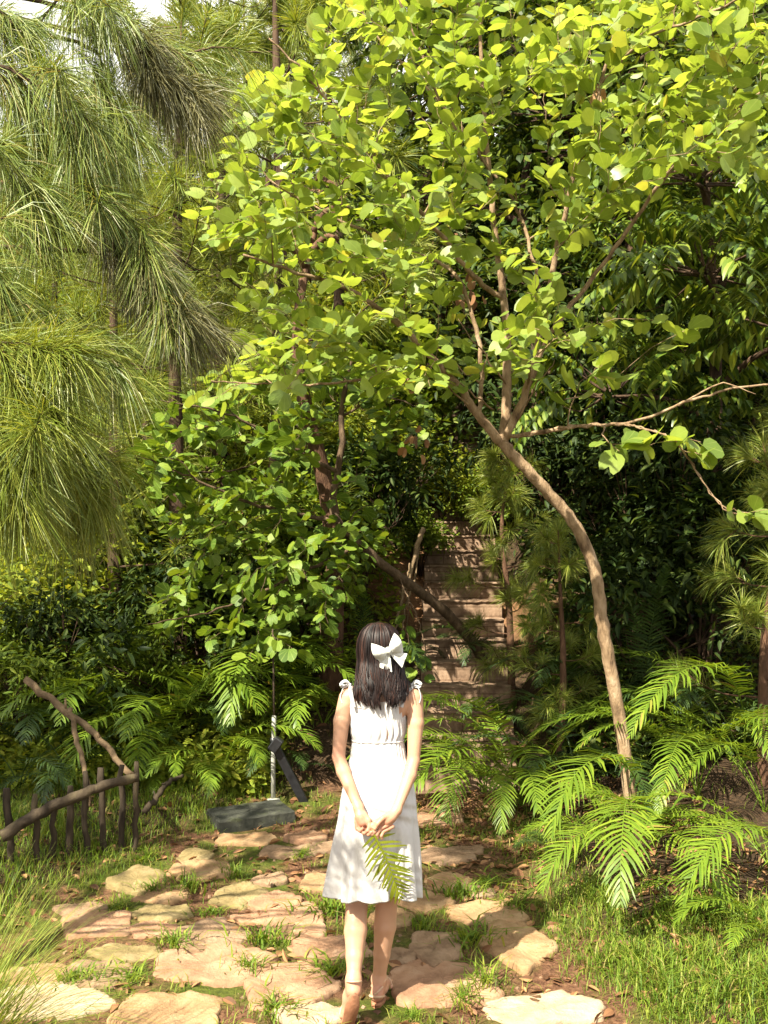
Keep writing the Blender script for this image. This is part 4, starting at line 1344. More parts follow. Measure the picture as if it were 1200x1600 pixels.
# head with face
hc = np.array([-.021, 4.232, 1.552])
fd.ell(hc, (.070, .088, .098), .02)
fd.ell(hc + [0, .038, -.055], (.052, .050, .058), .03)
fd.cone(hc + [0, .083, .0], hc + [0, .100, -.028], .009, .012, .012)
fd.ell(hc + [0, .082, -.062], (.021, .010, .008), .008)
fd.ell(hc + [0, .070, -.098], (.020, .016, .014), .015)
for s in (-1, 1):
    fd.ell(hc + [s * .071, .0, -.008], (.009, .017, .030), .008)
    fd.ell(hc + [s * .034, .068, -.022], (.022, .018, .018), .015)
    fd.cone(hc + [s * .012, .083, .020], hc + [s * .044, .074, .020], .006, .004, .01)
# arms
ELL, ELR = np.array([-.190, 4.165, 1.105]), np.array([.123, 4.165, 1.088])
WRL, WRR = np.array([-.103, 4.052, .915]), np.array([.050, 4.050, .905])
fd.chain([SHL, SHL * .6 + ELL * .4 + [-.010, 0, 0], ELL], [.0385, .034, .0258], .009)
fd.chain([SHR, SHR * .6 + ELR * .4 + [.008, 0, 0], ELR], [.0385, .034, .0258], .009)
fd.chain([ELL, ELL * .7 + WRL * .3 + [-.004, 0, 0], WRL], [.0262, .0285, .0190], .009)
fd.chain([ELR, ELR * .7 + WRR * .3 + [.004, 0, 0], WRR], [.0262, .0285, .0190], .009)
# left hand: palm towards the viewer, fingers curled
fd.chain([WRL, (-.094, 4.036, .885), (-.086, 4.028, .862)], [.020, .021, .020], .014)
fd.cone((-.100, 4.036, .872), (-.072, 4.030, .866), .014, .014, .012)
for k, (bx, l) in enumerate([(-.066, .92), (-.082, 1.0), (-.098, .95), (-.112, .78)]):
    b = np.array([bx, 4.030, .852 + .003 * k])
    p1 = b + np.array([.004, -.006, -.032]) * l
    p2 = p1 + np.array([.016, -.018, -.006]) * l
    p3 = p2 + np.array([.013, -.004, .013]) * l
    fd.chain([b + [0, .004, .016], b, p1, p2, p3], [.0092, .0084, .0076, .0070, .0062], .0025)
fd.chain([(-.080, 4.030, .893), (-.062, 4.020, .872), (-.058, 4.012, .850), (-.064, 4.004, .834)], [.012, .0105, .0088, .0072], .006)
# right hand: reaches across and pinches the frond stalk
fd.chain([WRR, (.028, 4.034, .882), (.012, 4.026, .868)], [.020, .021, .019], .014)
fd.cone((.022, 4.034, .866), (.004, 4.026, .876), .014, .014, .012)
for k, (c, l) in enumerate([((-.010, 4.020, .880), .95), ((.000, 4.019, .864), 1.0), ((.011, 4.021, .850), .94), ((.022, 4.026, .838), .78)]):
    b = np.array(c)
    p1 = b + np.array([-.030, -.006, -.014]) * l
    p2 = p1 + np.array([-.012, -.006, -.022]) * l
    p3 = p2 + np.array([.004, .006, -.016]) * l
    fd.chain([b + [.012, .004, .006], b, p1, p2, p3], [.0092, .0083, .0076, .0070, .0062], .0025)
fd.chain([(.018, 4.024, .892), (-.006, 4.010, .882), (-.026, 4.002, .862), (-.036, 4.000, .842)], [.012, .0108, .0090, .0072], .006)
# legs
KL, AL = np.array([-.116, 4.245, .475]), np.array([-.124, 4.075, .205])
fd.chain([(-.088, YB, .84), (-.105, 4.225, .66), KL], [.080, .064, .0475], .009)
fd.chain([KL, KL * .62 + AL * .38 + [0, -.006, 0], KL * .3 + AL * .7 + [0, -.004, 0], AL], [.0462, .047, .0355, .0265], .009)
KR, AR = np.array([.012, 4.275, .485]), np.array([-.022, 4.325, .115])
fd.chain([(.045, YB, .84), (.035, 4.24, .66), KR], [.080, .064, .0475], .009)
fd.chain([KR, KR * .66 + AR * .34 + [.004, -.010, 0], KR * .32 + AR * .68 + [.002, -.006, 0], AR], [.0462, .047, .0355, .0265], .009)
# left foot, heel raised, toes on the ground
HL, BL, TL = np.array([-.122, 4.055, .172]), np.array([-.150, 4.135, .046]), np.array([-.160, 4.195, .034])
fd.chain([AL, HL], [.028, .026], .02)
fd.chain([HL, HL * .5 + BL * .5 + [0, .016, .012], BL, TL], [.026, .029, .026, .016], .018)
fd.cone(AL, BL + [0, .02, .03], .028, .024, .02)
for k in range(5):
    a = BL + np.array([-.026 + .013 * k, .008 - .004 * (4 - k), -.008])
    fd.cone(a, a + [-.006, .052 - .005 * (4 - k), -.006], .009, .0075 + (.0025 if k == 4 else 0), .006)
# right foot flat on the stone
HR, BR = np.array([-.030, 4.292, .062]), np.array([.004, 4.440, .048])
fd.chain([AR, HR], [.028, .025], .02)
fd.chain([HR, HR * .5 + BR * .5 + [0, 0, .008], BR], [.025, .028, .027], .018)
fd.cone(AR, BR + [0, -.04, .03], .028, .022, .02)
for k in range(5):
    a = BR + np.array([-.026 + .013 * k, .008 - .004 * k, -.010])
    fd.cone(a, a + [.004, .052 - .005 * k, -.002], .009, .0100 if k == 0 else .0075, .006)
BV, BQ = fd.mesh()


def skin_material():
    m, nt, b = new_mat('skin')
    L = nt.links.new
    tc = N(nt, 'ShaderNodeTexCoord')
    _fa = N(nt, 'ShaderNodeAttribute', attribute_name='flush')
    _fm = N(nt, 'ShaderNodeMix', data_type='RGBA')
    n1 = N(nt, 'ShaderNodeTexNoise', i_Scale=9.0, i_Detail=5.0)
    L(tc.outputs['Object'], n1.inputs['Vector'])
    L(ramp(nt, [(.3, (.37, .205, .125)), (.7, (.44, .255, .16))], n1.outputs['Fac']), _fm.inputs[6])
    L(_fa.outputs['Fac'], _fm.inputs[0]); _fm.inputs[7].default_value = (.36, .145, .09, 1)
    L(_fm.outputs[2], b.inputs['Base Color'])
    b.inputs['Roughness'].default_value = .5
    b.inputs['Specular IOR Level'].default_value = .35
    b.inputs['Subsurface Weight'].default_value = .12
    b.inputs['Subsurface Radius'].default_value = (1.0, .35, .2)
    b.inputs['Subsurface Scale'].default_value = .01
    n2 = N(nt, 'ShaderNodeTexNoise', i_Scale=260.0, i_Detail=3.0)
    L(tc.outputs['Object'], n2.inputs['Vector'])
    bp = N(nt, 'ShaderNodeBump', i_Strength=.08, i_Distance=.002)
    L(n2.outputs['Fac'], bp.inputs['Height'])
    L(bp.outputs[0], b.inputs['Normal'])
    return m


skin = skin_material()


def pbuild(mb, name, mat, parent=person, label=None, smooth=True):
    o = mb.build(name, mat, parent, smooth, loc=WB)
    o.location = (0, 0, 0)
    return tag(o, label)


mb = MB(); mb.add(BV, BQ)
body = pbuild(mb, 'body', skin)
fl = np.zeros(len(BV))
for c, rad, a in ((ELL + [0, -.02, 0], .045, .4), (ELR + [0, -.02, 0], .045, .4), (np.array([-.085, 4.03, .845]), .06, .75), (np.array([-.01, 4.03, .85]), .06, .75), (HL, .05, .8), (HR, .05, .8),
                  (KL, .05, .35), (KR, .05, .35), (BL, .06, .6), (BR, .07, .6)):
    fl = np.maximum(fl, a * np.exp(-(np.linalg.norm(BV - c, axis=1) / rad) ** 2))
_fl = body.data.attributes.new('flush', 'FLOAT', 'POINT')
if len(body.data.vertices) == len(fl): _fl.data.foreach_set('value', fl.astype(np.float32))


def cloth_material(name, col, scale=420.0, crease=.35, tr=.12):
    m, nt, b = new_mat(name)
    L = nt.links.new
    tc = N(nt, 'ShaderNodeTexCoord')
    b.inputs['Base Color'].default_value = (*col, 1)
    b.inputs['Roughness'].default_value = .8
    b.inputs['Specular IOR Level'].default_value = .15
    b.inputs['Sheen Weight'].default_value = .2
    n0 = N(nt, 'ShaderNodeTexNoise', i_Scale=14.0, i_Detail=4.0, i_Distortion=.8)
    mp = N(nt, 'ShaderNodeMapping')
    mp.inputs['Scale'].default_value = (1.6, 1.6, .6)
    L(tc.outputs['Object'], mp.inputs[0]); L(mp.outputs[0], n0.inputs['Vector'])
    n2 = N(nt, 'ShaderNodeTexNoise', i_Scale=scale, i_Detail=2.0)
    L(tc.outputs['Object'], n2.inputs['Vector'])
    b1 = N(nt, 'ShaderNodeBump', i_Strength=crease, i_Distance=.02)
    L(n0.outputs['Fac'], b1.inputs['Height'])
    b2 = N(nt, 'ShaderNodeBump', i_Strength=.25, i_Distance=.001)
    L(n2.outputs['Fac'], b2.inputs['Height']); L(b1.outputs[0], b2.inputs['Normal'])
    L(b2.outputs[0], b.inputs['Normal'])
    t = N(nt, 'ShaderNodeBsdfTranslucent')
    t.inputs[0].default_value = (*col, 1)
    ms = N(nt, 'ShaderNodeMixShader')
    ms.inputs[0].default_value = tr
    L(b.outputs[0], ms.inputs[1]); L(t.outputs[0], ms.inputs[2])
    L(ms.outputs[0], nt.nodes['Material Output'].inputs[0])
    return m


white = cloth_material('white_cotton', (.50, .485, .47), crease=.3)
# dress -----------------------------------------------------------------
zk = [1.322, 1.25, 1.168, 1.10, 1.02, .92, .80, .65, .517]
ak = [.112, .117, .106, .118, .141, .156, .168, .177, .186]
bk = [.088, .094, .082, .088, .106, .126, .136, .144, .152]
ck = [-.026, -.024, -.026, -.024, -.022, -.024, -.028, -.034, -.040]
yk = [4.205, 4.212, 4.206, 4.204, 4.200, 4.198, 4.204, 4.215, 4.225]


def dress_pt(th, z, off=0.0):
    zz = -np.asarray(z)
    a = np.interp(zz, [-v for v in zk], ak); b = np.interp(zz, [-v for v in zk], bk)
    cx = np.interp(zz, [-v for v in zk], ck); cy = np.interp(zz, [-v for v in zk], yk)
    low = np.clip((1.10 - z) / .6, 0, 1) ** 1.3
    fold = low * (.016 * np.cos(5 * th + 1.2 + 1.5 * (1 - z)) + .016 * np.cos(9 * th - .6 + 2 * z) + .008 * np.cos(17 * th + 2 + 3 * z) + .004 * np.cos(29 * th + 4 * z))
    fold = fold + .0028 * np.cos(34 * th + np.sin(9 * th)) * np.clip((1.165 - z) / .01, 0, 1) * np.exp(-(1.165 - z) / .10)
    fold = fold * (1 - .5 * np.exp(-((z - .86) / .1) ** 2))
    bod = np.clip((z - 1.15) / .05, 0, 1)
    fold = fold + bod * (.0050 * np.cos(26 * th + 3 * np.sin(30 * z)) * (.4 + np.exp(-((z - 1.19) / .04) ** 2) + np.exp(-((z - 1.31) / .03) ** 2)) + .004 * np.cos(7 * th + 20 * z))
    e = .85
    c, s = np.cos(th), np.sin(th)
    x = np.sign(c) * np.abs(c) ** e; y = np.sign(s) * np.abs(s) ** e
    k = 1 + (fold + off) / ((a + b) / 2)
    return np.stack([cx + a * k * x, cy + b * k * y, z + 0 * th], -1)


nth = 160
th = np.arange(nth) / nth * 2 * pi
zs = np.concatenate([np.linspace(1.322, 1.17, 40), np.linspace(1.165, .517, 130)])
V = []
for z in zs:
    p = dress_pt(th, np.full(nth, z))
    low = np.clip((.8 - z) / .3, 0, 1)
    p[:, 2] -= low * (.012 * np.cos(3 * th + .8) + .006 * np.cos(8 * th) - .004)
    # wrinkles
    p[:, 1] += .0022 * np.sin(p[:, 0] * 46 + p[:, 2] * 60 + 3 * np.sin(p[:, 2] * 21)) * (z < 1.15) * (1 + 1.2 * np.exp(-((z - .85) / .12) ** 2))
    V.append(p)
inner = dress_pt(th, np.full(nth, .519), -.004); inner[:, 2] = V[-1][:, 2] + .004
V.append(inner)
inn2 = inner.copy(); inn2[:, 2] += .03; V.append(inn2)
V = np.array(V)
m = len(V)
i, j = np.meshgrid(np.arange(m - 1), np.arange(nth), indexing='ij')
dq = np.stack([i * nth + j, (i + 1) * nth + j, (i + 1) * nth + (j + 1) % nth, i * nth + (j + 1) % nth], -1).reshape(-1, 4)
mb = MB(); mb.add(V.reshape(-1, 3), dq)
dress = pbuild(mb, 'dress', white)
# waist seam and ruffled top edge
mb = MB()
ring = dress_pt(th, np.full(nth, 1.168), .002)
mb.tube(np.vstack([ring, ring[:1]]), .0030, 6, cap=False)
pbuild(mb, 'waist_seam', white, dress)
mb = MB()
nf = 480
tf = np.arange(nf) / nf * 2 * pi
rows = []
for q, (dz, of) in enumerate([(-.012, .0015), (0, .003), (.008, .005), (.016, .007)]):
    w = .0045 * q / 3
    p = dress_pt(tf, np.full(nf, 1.322), of + w * np.sin(44 * tf + .6 * np.sin(7 * tf)))
    p[:, 2] += dz + .002 * np.sin(31 * tf) * q / 3
    rows.append(p)
V = np.array(rows)
i, j = np.meshgrid(np.arange(3), np.arange(nf), indexing='ij')
mb.add(V.reshape(-1, 3), np.stack([i * nf + j, i * nf + (j + 1) % nf, (i + 1) * nf + (j + 1) % nf, (i + 1) * nf + j], -1).reshape(-1, 4))
pbuild(mb, 'ruffle', white, dress)


def ribbon(mb, pts, w, across, n=16, thick=.0012):
    c = spline(pts, n)
    w = np.broadcast_to(w, (n,)) if np.ndim(w) else np.full(n, w)
    if np.ndim(across) == 1: across = np.tile(across, (n, 1))
    T = nrm(np.gradient(c, axis=0))
    X = nrm(across - T * np.sum(across * T, 1, keepdims=True))
    Z = nrm(np.cross(X, T)) * thick
    V = np.stack([c - X * w[:, None] + Z, c + X * w[:, None] + Z, c + X * w[:, None] - Z, c - X * w[:, None] - Z], 1)
    i, j = np.meshgrid(np.arange(n - 1), np.arange(4), indexing='ij')
    mb.add(V.reshape(-1, 3), np.stack([i * 4 + j, i * 4 + (j + 1) % 4, (i + 1) * 4 + (j + 1) % 4, (i + 1) * 4 + j], -1).reshape(-1, 4))


for s, sh in ((-1, SHL), (1, SHR)):
    tp = sh + np.array([s * -.012, -.002, .052])
    x0 = -.026 + s * .098
    mb = MB()
    ribbon(mb, [(x0, 4.128, 1.315), (x0 + s * .012, 4.138, 1.365), tp + [0, -.022, -.006], tp, tp + [0, .022, -.008], (x0 + s * .01, 4.275, 1.345), (x0, 4.290, 1.30)], .0075, np.array([1., 0, 0]), 28)
    stp = pbuild(mb, 'strap', white, dress)
    mb = MB()
    tp2 = tp + [s * .004, -.004, .004]
    for a in (-1, 1):
        ribbon(mb, [tp2, tp2 + [s * .018, a * .020, .016], tp2 + [s * .038, a * .030, .004], tp2 + [s * .026, a * .016, -.006], tp2], .006, np.array([.2, .3, 1.]), 16)
        ribbon(mb, [tp2, tp2 + [s * .022, a * .016, -.004], tp2 + [s * .036, a * .018 - .006, -.045], tp2 + [s * (.034 + .004 * a), a * .020 - .010, -.085 - .012 * a]], .005, np.array([0.3, 1., 0]), 14)
    mb.tube([tp2 + [-.006, 0, 0], tp2 + [.006, 0, 0]], .007, 8)
    pbuild(mb, 'strap_tie', white, dress)

# hair -------------------------------------------------------------------
hm, nt, b = new_mat('dark_hair')
g_n = N(nt, 'ShaderNodeNewGeometry')
nt.links.new(ramp(nt, [(0, (.004, .002, .0015)), (.7, (.010, .0042, .003)), (1, (.038, .014, .008))], g_n.outputs['Random Per Island']), b.inputs['Base Color'])
b.inputs['Roughness'].default_value = .5
b.inputs['Specular IOR Level'].default_value = .25
b.inputs['Anisotropic'].default_value = .5
hz_k = np.array([1.664, 1.650, 1.625, 1.59, 1.55, 1.50, 1.45, 1.40, 1.36, 1.325, 1.305])
ha = np.array([.020, .046, .068, .082, .088, .086, .093, .104, .108, .098, .086])
hb = np.array([.022, .052, .078, .094, .098, .094, .086, .078, .070, .062, .052])
hx = np.array([-.022, -.022, -.021, -.021, -.020, -.018, -.016, -.012, -.010, -.010, -.010])
hy = np.array([4.222, 4.222, 4.224, 4.226, 4.224, 4.216, 4.196, 4.176, 4.166, 4.158, 4.156])


def hair_pt(phi, z, off=0.0):
    """phi = 0 at the back of the head, +-pi at the face"""
    zz = -z
    a = np.interp(zz, -hz_k, ha) + off; b_ = np.interp(zz, -hz_k, hb) + off
    return np.stack([np.interp(zz, -hz_k, hx) + a * np.sin(phi), np.interp(zz, -hz_k, hy) - b_ * np.cos(phi), z + 0 * phi], -1)


r = rng(91)
mb = MB()
nph, nz = 72, 60
ph = np.linspace(-1.95, 1.95, nph)
zz = np.concatenate([np.linspace(1.663, 1.60, 18), np.linspace(1.594, 1.375, nz - 18)])
V = []
for z in zz:
    lim = 1.95 - .55 * np.clip((1.50 - z) / .12, 0, 1)
    p = ph / 1.95 * lim
    o = -.006 + .004 * np.sin(p * 17 + 2 * np.sin(z * 25)) * np.clip((1.6 - z) * 8, 0, 1)
    V.append(hair_pt(p, np.full(nph, z), o))
V = np.array(V)
i, j = np.meshgrid(np.arange(nz - 1), np.arange(nph - 1), indexing='ij')
mb.add(V.reshape(-1, 3), np.stack([i * nph + j, (i + 1) * nph + j, (i + 1) * nph + j + 1, i * nph + j + 1], -1).reshape(-1, 4))
mb.add(np.vstack([V[0], [[-.022, 4.222, 1.668]]]), t=[[nph, k, k + 1] for k in range(nph - 1)])
ns = 3000
nl = 90
lk = [(r.uniform(-1.95, 1.95), r.uniform(0, 6.28), r.uniform(26, 44), r.uniform(.05, .16), r.uniform(1.312, 1.385), r.uniform(0, 6.28), r.uniform(.004, .016)) for _ in range(nl)]
for k in range(ns):
    pl_, f1, w1, a1, zl, f2, a2 = lk[k % nl]
    dp0 = r.normal(0, .09)
    zt = 1.662 - abs(r.normal(0, .014)) if r.uniform() < .75 else r.uniform(1.46, 1.62)
    zb = zl + .015 * abs(pl_) + r.normal(0, .008)
    m = 20
    z = np.linspace(zt, zb, m)
    lim = 1.95 - .6 * np.clip((1.50 - z) / .12, 0, 1)
    u = np.clip((1.57 - z) / .25, 0, 1)
    p0 = np.clip(pl_ + dp0, -1.95, 1.95)
    ph_ = (p0 - dp0 * .65 * u ** 1.5) / 1.95 * lim + a1 * u * np.sin(z * w1 + f1) + (r.normal(0, .02) if k % 22 else r.normal(0, .18)) * u
    c = hair_pt(ph_, z, (r.uniform(-.004, .005) if k % 22 else r.uniform(.004, .014)) + a2 * u * np.sin(z * w1 * .9 + f2))
    c[:, 1] -= .010 * u ** 3 * r.uniform(0, 1.2)
    w = .0022 * r.uniform(.6, 1.25) * (1 - .75 * np.linspace(0, 1, m) ** 3)
    t = nrm(np.gradient(c, axis=0))
    nn = nrm(c - np.stack([np.interp(-z, -hz_k, hx), np.interp(-z, -hz_k, hy), z], -1))
    X = nrm(np.cross(t, nn)) * w[:, None]
    Vs = np.stack([c - X - nn * .0008, c + nn * .0010, c + X - nn * .0008], 1)
    o = np.arange(m - 1)[:, None, None] * 3
    mb.add(Vs.reshape(-1, 3), (np.array([[0, 1, 4, 3], [1, 2, 5, 4]])[None] + o).reshape(-1, 4))
pbuild(mb, 'hair', hm)

# white bow on the hair ----------------------------------------------------
satin = cloth_material('white_satin', (.50, .51, .46), crease=.5)
bc = at(607, 1016, 4.16)
bc[1] = 4.108
bow = pbuild(MB(), 'hair_bow', satin) if False else None
rot = R(-24)
ux = np.array([cos(rot), 0, -sin(rot)]); uz = np.array([sin(rot), 0, cos(rot)]); uy = np.array([0, -1.0, 0])


def bow_piece(side, kind):
    mb = MB()
    for sg in (1, -1):
        g_, V = 12, []
        for u in np.linspace(0, 1, 12):
            row = []
            for v in np.linspace(-1, 1, g_):
                if kind == 'loop':
                    wd = .010 + .034 * u ** .7
                    x = side * (.006 + .058 * u) - side * .012 * u * v * v
                    z = wd * v + .014 * u
                    y = sg * .028 * sin(pi * min(1, u * .93 + .02))  * (1 - v * v) ** .5 + .010 * u * cos(v * 4.5)
                else:
                    wd = .007 + .022 * u
                    x = side * (.004 + .040 * u + wd * v * .75)
                    z = -.006 - .058 * u + wd * v * .75
                    y = -.004 + .004 * sin(v * 4) * u + sg * .0015
                row.append(bc + ux * x + uz * z + uy * y)
            V.append(row)
        V = np.array(V).reshape(-1, 3)
        i, j = np.meshgrid(np.arange(11), np.arange(g_ - 1), indexing='ij')
        mb.add(V, np.stack([i * g_ + j, (i + 1) * g_ + j, (i + 1) * g_ + j + 1, i * g_ + j + 1], -1).reshape(-1, 4))
    return mb


mb = MB()
mb.tube([bc + uz * .013 + uy * .004, bc + uy * .012, bc - uz * .013 + uy * .004], [.009, .011, .009], 10)
bow = pbuild(mb, 'hair_bow', satin, label='white satin bow clipped at the back of the hair')
for s in (-1, 1):
    pbuild(bow_piece(s, 'loop'), 'bow_loop', satin, bow)
    pbuild(bow_piece(s, 'tail'), 'bow_tail', satin, bow)

# eyes (seen only from the other side)
eye_m, nt, b = new_mat('eye_white'); b.inputs['Base Color'].default_value = (.7, .68, .64, 1)
lip_m, nt, b = new_mat('iris'); b.inputs['Base Color'].default_value = (.03, .015, .01, 1)
for s in (-1, 1):
    mb = MB()
    c = hc + np.array([s * .031, .0735, .002])
    mb.tube([c + [0, -.008, 0], c + [0, .001, 0], c + [0, .006, 0], c + [0, .0085, 0]], [.010, .011, .008, .003], 12)
    e = pbuild(mb, 'eye', eye_m)
    mb = MB(); mb.tube([c + [0, .004, 0], c + [0, .0092, 0]], [.0048, .0042], 10)
    pbuild(mb, 'iris', lip_m, e)

# sandals ---------------------------------------------------------------
sole_m = rough_mat('tan_leather_sole', [(.3, (.20, .085, .045)), (.7, (.33, .16, .09))], scale=22, rough=.6, bump=.25)
strap_m, nt, b = new_mat('beige_strap')
b.inputs['Base Color'].default_value = (.42, .27, .17, 1); b.inputs['Roughness'].default_value = .5


def sole(c_pts, xdir, up, wid, th_=.014):
    n = 26
    c = spline(c_pts, n)
    u = np.linspace(0, 1, n)
    w = np.interp(u, [0, .04, .15, .4, .62, .8, .93, .98, 1], [.001, .018, .029, .025, .035, .041, .034, .02, .001]) * wid
    mb = MB()
    rows = []
    for (kw, kt) in ((.0, 0), (.95, 0), (1.0, -.2), (1.0, -.8), (.95, -1), (0, -1), (-.95, -1), (-1, -.8), (-1, -.2), (-.95, 0)):
        rows.append(c + np.outer(w * kw, xdir) + np.array(up) * th_ * kt)
    V = np.array(rows).transpose(1, 0, 2)
    k = V.shape[1]
    i, j = np.meshgrid(np.arange(n - 1), np.arange(k), indexing='ij')
    mb.add(V.reshape(-1, 3), np.stack([i * k + j, i * k + (j + 1) % k, (i + 1) * k + (j + 1) % k, (i + 1) * k + j], -1).reshape(-1, 4))
    return mb


upL = nrm(np.array([-.05, .83, .55]))
s1 = pbuild(sole([HL + [.006, -.020, .010], HL * .5 + BL * .5 + [.002, -.026, -.020], BL + [0, -.016, -.028], BL + [-.006, .026, -.030], TL + [-.004, .022, -.022]], np.array([1., .1, -.2]), upL, 1.0), 'sandal', sole_m)
mb = MB()
q = HL + np.array([0, -.006, .012])
aL = []
for t in np.linspace(-.1, 1.1, 20) * pi:
    aL.append(HL + np.array([.030 * cos(t), .010 - .036 * sin(t), .034 + .012 * sin(t)]))
mb.tube(aL, .004, 6)
pbuild(mb, 'strap', strap_m, s1)
mb = MB()
mb.tube(spline([BL + [-.036, -.004, -.012], BL + [-.020, .014, .030], BL + [.020, .014, .030], BL + [.034, -.004, -.012]], 14), .0045, 6)
pbuild(mb, 'strap', strap_m, s1)
upR = np.array([0, 0, 1.0])
s2 = pbuild(sole([HR + [-.008, -.034, -.030], HR * .5 + BR * .5 + [0, 0, -.030], BR + [0, 0, -.028], BR + [.010, .062, -.026]], np.array([1., -.2, 0]), upR, 1.0, .022), 'sandal', sole_m)
mb = MB()
cR = []
for t in np.linspace(-.15, 1.15, 22) * pi:
    cR.append(HR + np.array([.031 * cos(t), .008 - .036 * sin(t), -.008 + .008 * sin(t)]))
mb.tube(cR, .0055, 6)
pbuild(mb, 'strap', strap_m, s2)
mb = MB()
cR = []
for t in np.linspace(0, 2, 26) * pi:
    cR.append(AR + np.array([.034 * cos(t) + .002, .004 - .036 * sin(t), -.010 + .020 * cos(t)]))
mb.tube(cR, .004, 6, cap=False)
pbuild(mb, 'strap', strap_m, s2)
mb = MB()
mb.tube(spline([HR + [-.02, -.016, .0], HR + [.0, -.028, .018], HR + [.026, -.012, .040]], 10), .004, 6)
pbuild(mb, 'strap', strap_m, s2)
mb = MB()
mb.tube(spline([BR + [-.036, 0, -.014], BR + [-.016, .0, .026], BR + [.018, 0, .026], BR + [.034, 0, -.014]], 14), .005, 6)
pbuild(mb, 'strap', strap_m, s2)

# frond held behind the back ------------------------------------------------
f_ = frond_mb(.325, -2, -14, .05, 16, .118, 777, width=.0056, vee=.05)
hf = f_.build('fern_frond', MAT['frond_yellow'])
p0, p1 = np.array([-.052, 4.004, .838]), at(627, 1392, 4.02)
yv = nrm(p1 - p0); zv = nrm(np.array([.15, -1, -.1]) - yv * np.dot(yv, [.15, -1, -.1])); xv = np.cross(yv, zv)
hf.matrix_world = Matrix(((xv[0], yv[0], zv[0], p0[0]), (xv[1], yv[1], zv[1], p0[1]), (xv[2], yv[2], zv[2], p0[2]), (0, 0, 0, 1)))
tag(hf, 'small green fern frond hanging from the hands of the woman', 'fern frond')

# ------------------------------------------------------------------ fence, branches, pole, slab, sticks
def post(mb, p, h, rr, r, lean=(0, 0)):
    c = np.array([p + np.array([lean[0] * t, lean[1] * t, h * t]) for t in np.linspace(0, 1, 9)])
    c[1:-1, :2] += r.normal(0, .004, (7, 2))
    mb.tube(c, rr * np.array([1.05, 1, 1, .98, 1, 1.02, .96, .97, .80]), 8, rough=.13, seed=int(h * 1e4))


r = rng(101)
fb = at(110, 1330, 5.95)
fence = tag(empty('wooden_fence', (fb[0], fb[1], float(hz(fb[0], fb[1])))), 'rustic low fence of rough dark posts with one sloping log rail', 'fence')
f0 = np.array(fence.location)
for px, d, top in [(18, 5.75, 1232), (58, 5.8, 1240), (80, 5.9, 1252), (108, 5.95, 1228), (135, 6.0, 1205), (163, 6.05, 1200), (190, 6.1, 1196), (211, 6.15, 1190), (-12, 5.7, 1240)]:
    x = pxx(px, d); z = float(hz(x, d)) - .06
    zt = CH - d * (top - HZ) / F
    mb = MB()
    post(mb, np.array([x, d, z]), zt - z, .016 + .007 * r.uniform(), r, (r.normal(0, .015), r.normal(0, .015)))
    mb.build('post', MAT['old_wood'], fence, loc=f0).location = (0, 0, 0)
mb = MB()
c = spline(pxd([(2, 1308, 5.62), (60, 1272, 5.72), (120, 1245, 5.85), (170, 1226, 5.95), (216, 1214, 6.05)]), 22)
c[1:-1] += r.normal(0, .004, (20, 3))
mb.tube(c, np.linspace(.035, .026, 22), 10, rough=.10, seed=8)
mb.build('rail', MAT['old_wood'], fence, loc=f0).location = (0, 0, 0)

for k, (pts, ra, lab, cat) in enumerate([
    ([(40, 1062, 6.7), (110, 1115, 6.55), (160, 1160, 6.4), (207, 1212, 6.2)], (.026, .018), 'thick pale broken branch slanting down onto the fence end', 'branch'),
    ([(110, 1108, 6.5), (122, 1160, 6.35), (136, 1225, 6.15), (140, 1260, 6.1)], (.018, .014), 'thinner pale broken branch propped upright against the thick slanting one', 'branch'),
    ([(662, 826, 8.9), (645, 880, 8.8), (628, 935, 8.7), (616, 985, 8.6)], (.024, .010), 'dead stick leaning beside the stairs, thickest of the leaning sticks', 'dead stick'),
    ([(655, 845, 8.95), (648, 900, 8.8), (634, 950, 8.7), (628, 985, 8.6)], (.011, .007), 'thin dead stick just right of the thickest leaning stick', 'dead stick'),
    ([(640, 880, 8.9), (634, 920, 8.75), (640, 955, 8.6)], (.008, .005), 'short bare twig crossing the two leaning sticks', 'dead stick'),
    ([(225, 1270, 6.4), (245, 1245, 6.5), (262, 1225, 6.7), (285, 1212, 6.9)], (.022, .012), 'dark crooked branch lying on the grass past the fence end', 'branch')]):
    mb = MB()
    c = spline(pxd(pts), 18)
    c[1:-1] += r.normal(0, .007, (16, 3))
    mb.tube(c, np.linspace(ra[0], ra[1], 18), 9, rough=.09, seed=40 + k)
    if ra[0] > .02:
        for q in (5, 11):
            mb.tube([c[q], c[q] + r.normal(0, .03, 3) + [0, 0, .05]], [ra[0] * .45, ra[0] * .2], 6)
    b_ = c[-1]
    o = mb.build('dead_branch', MAT['old_wood' if k == 5 else 'pale_wood'], loc=b_)
    tag(o, lab, cat)

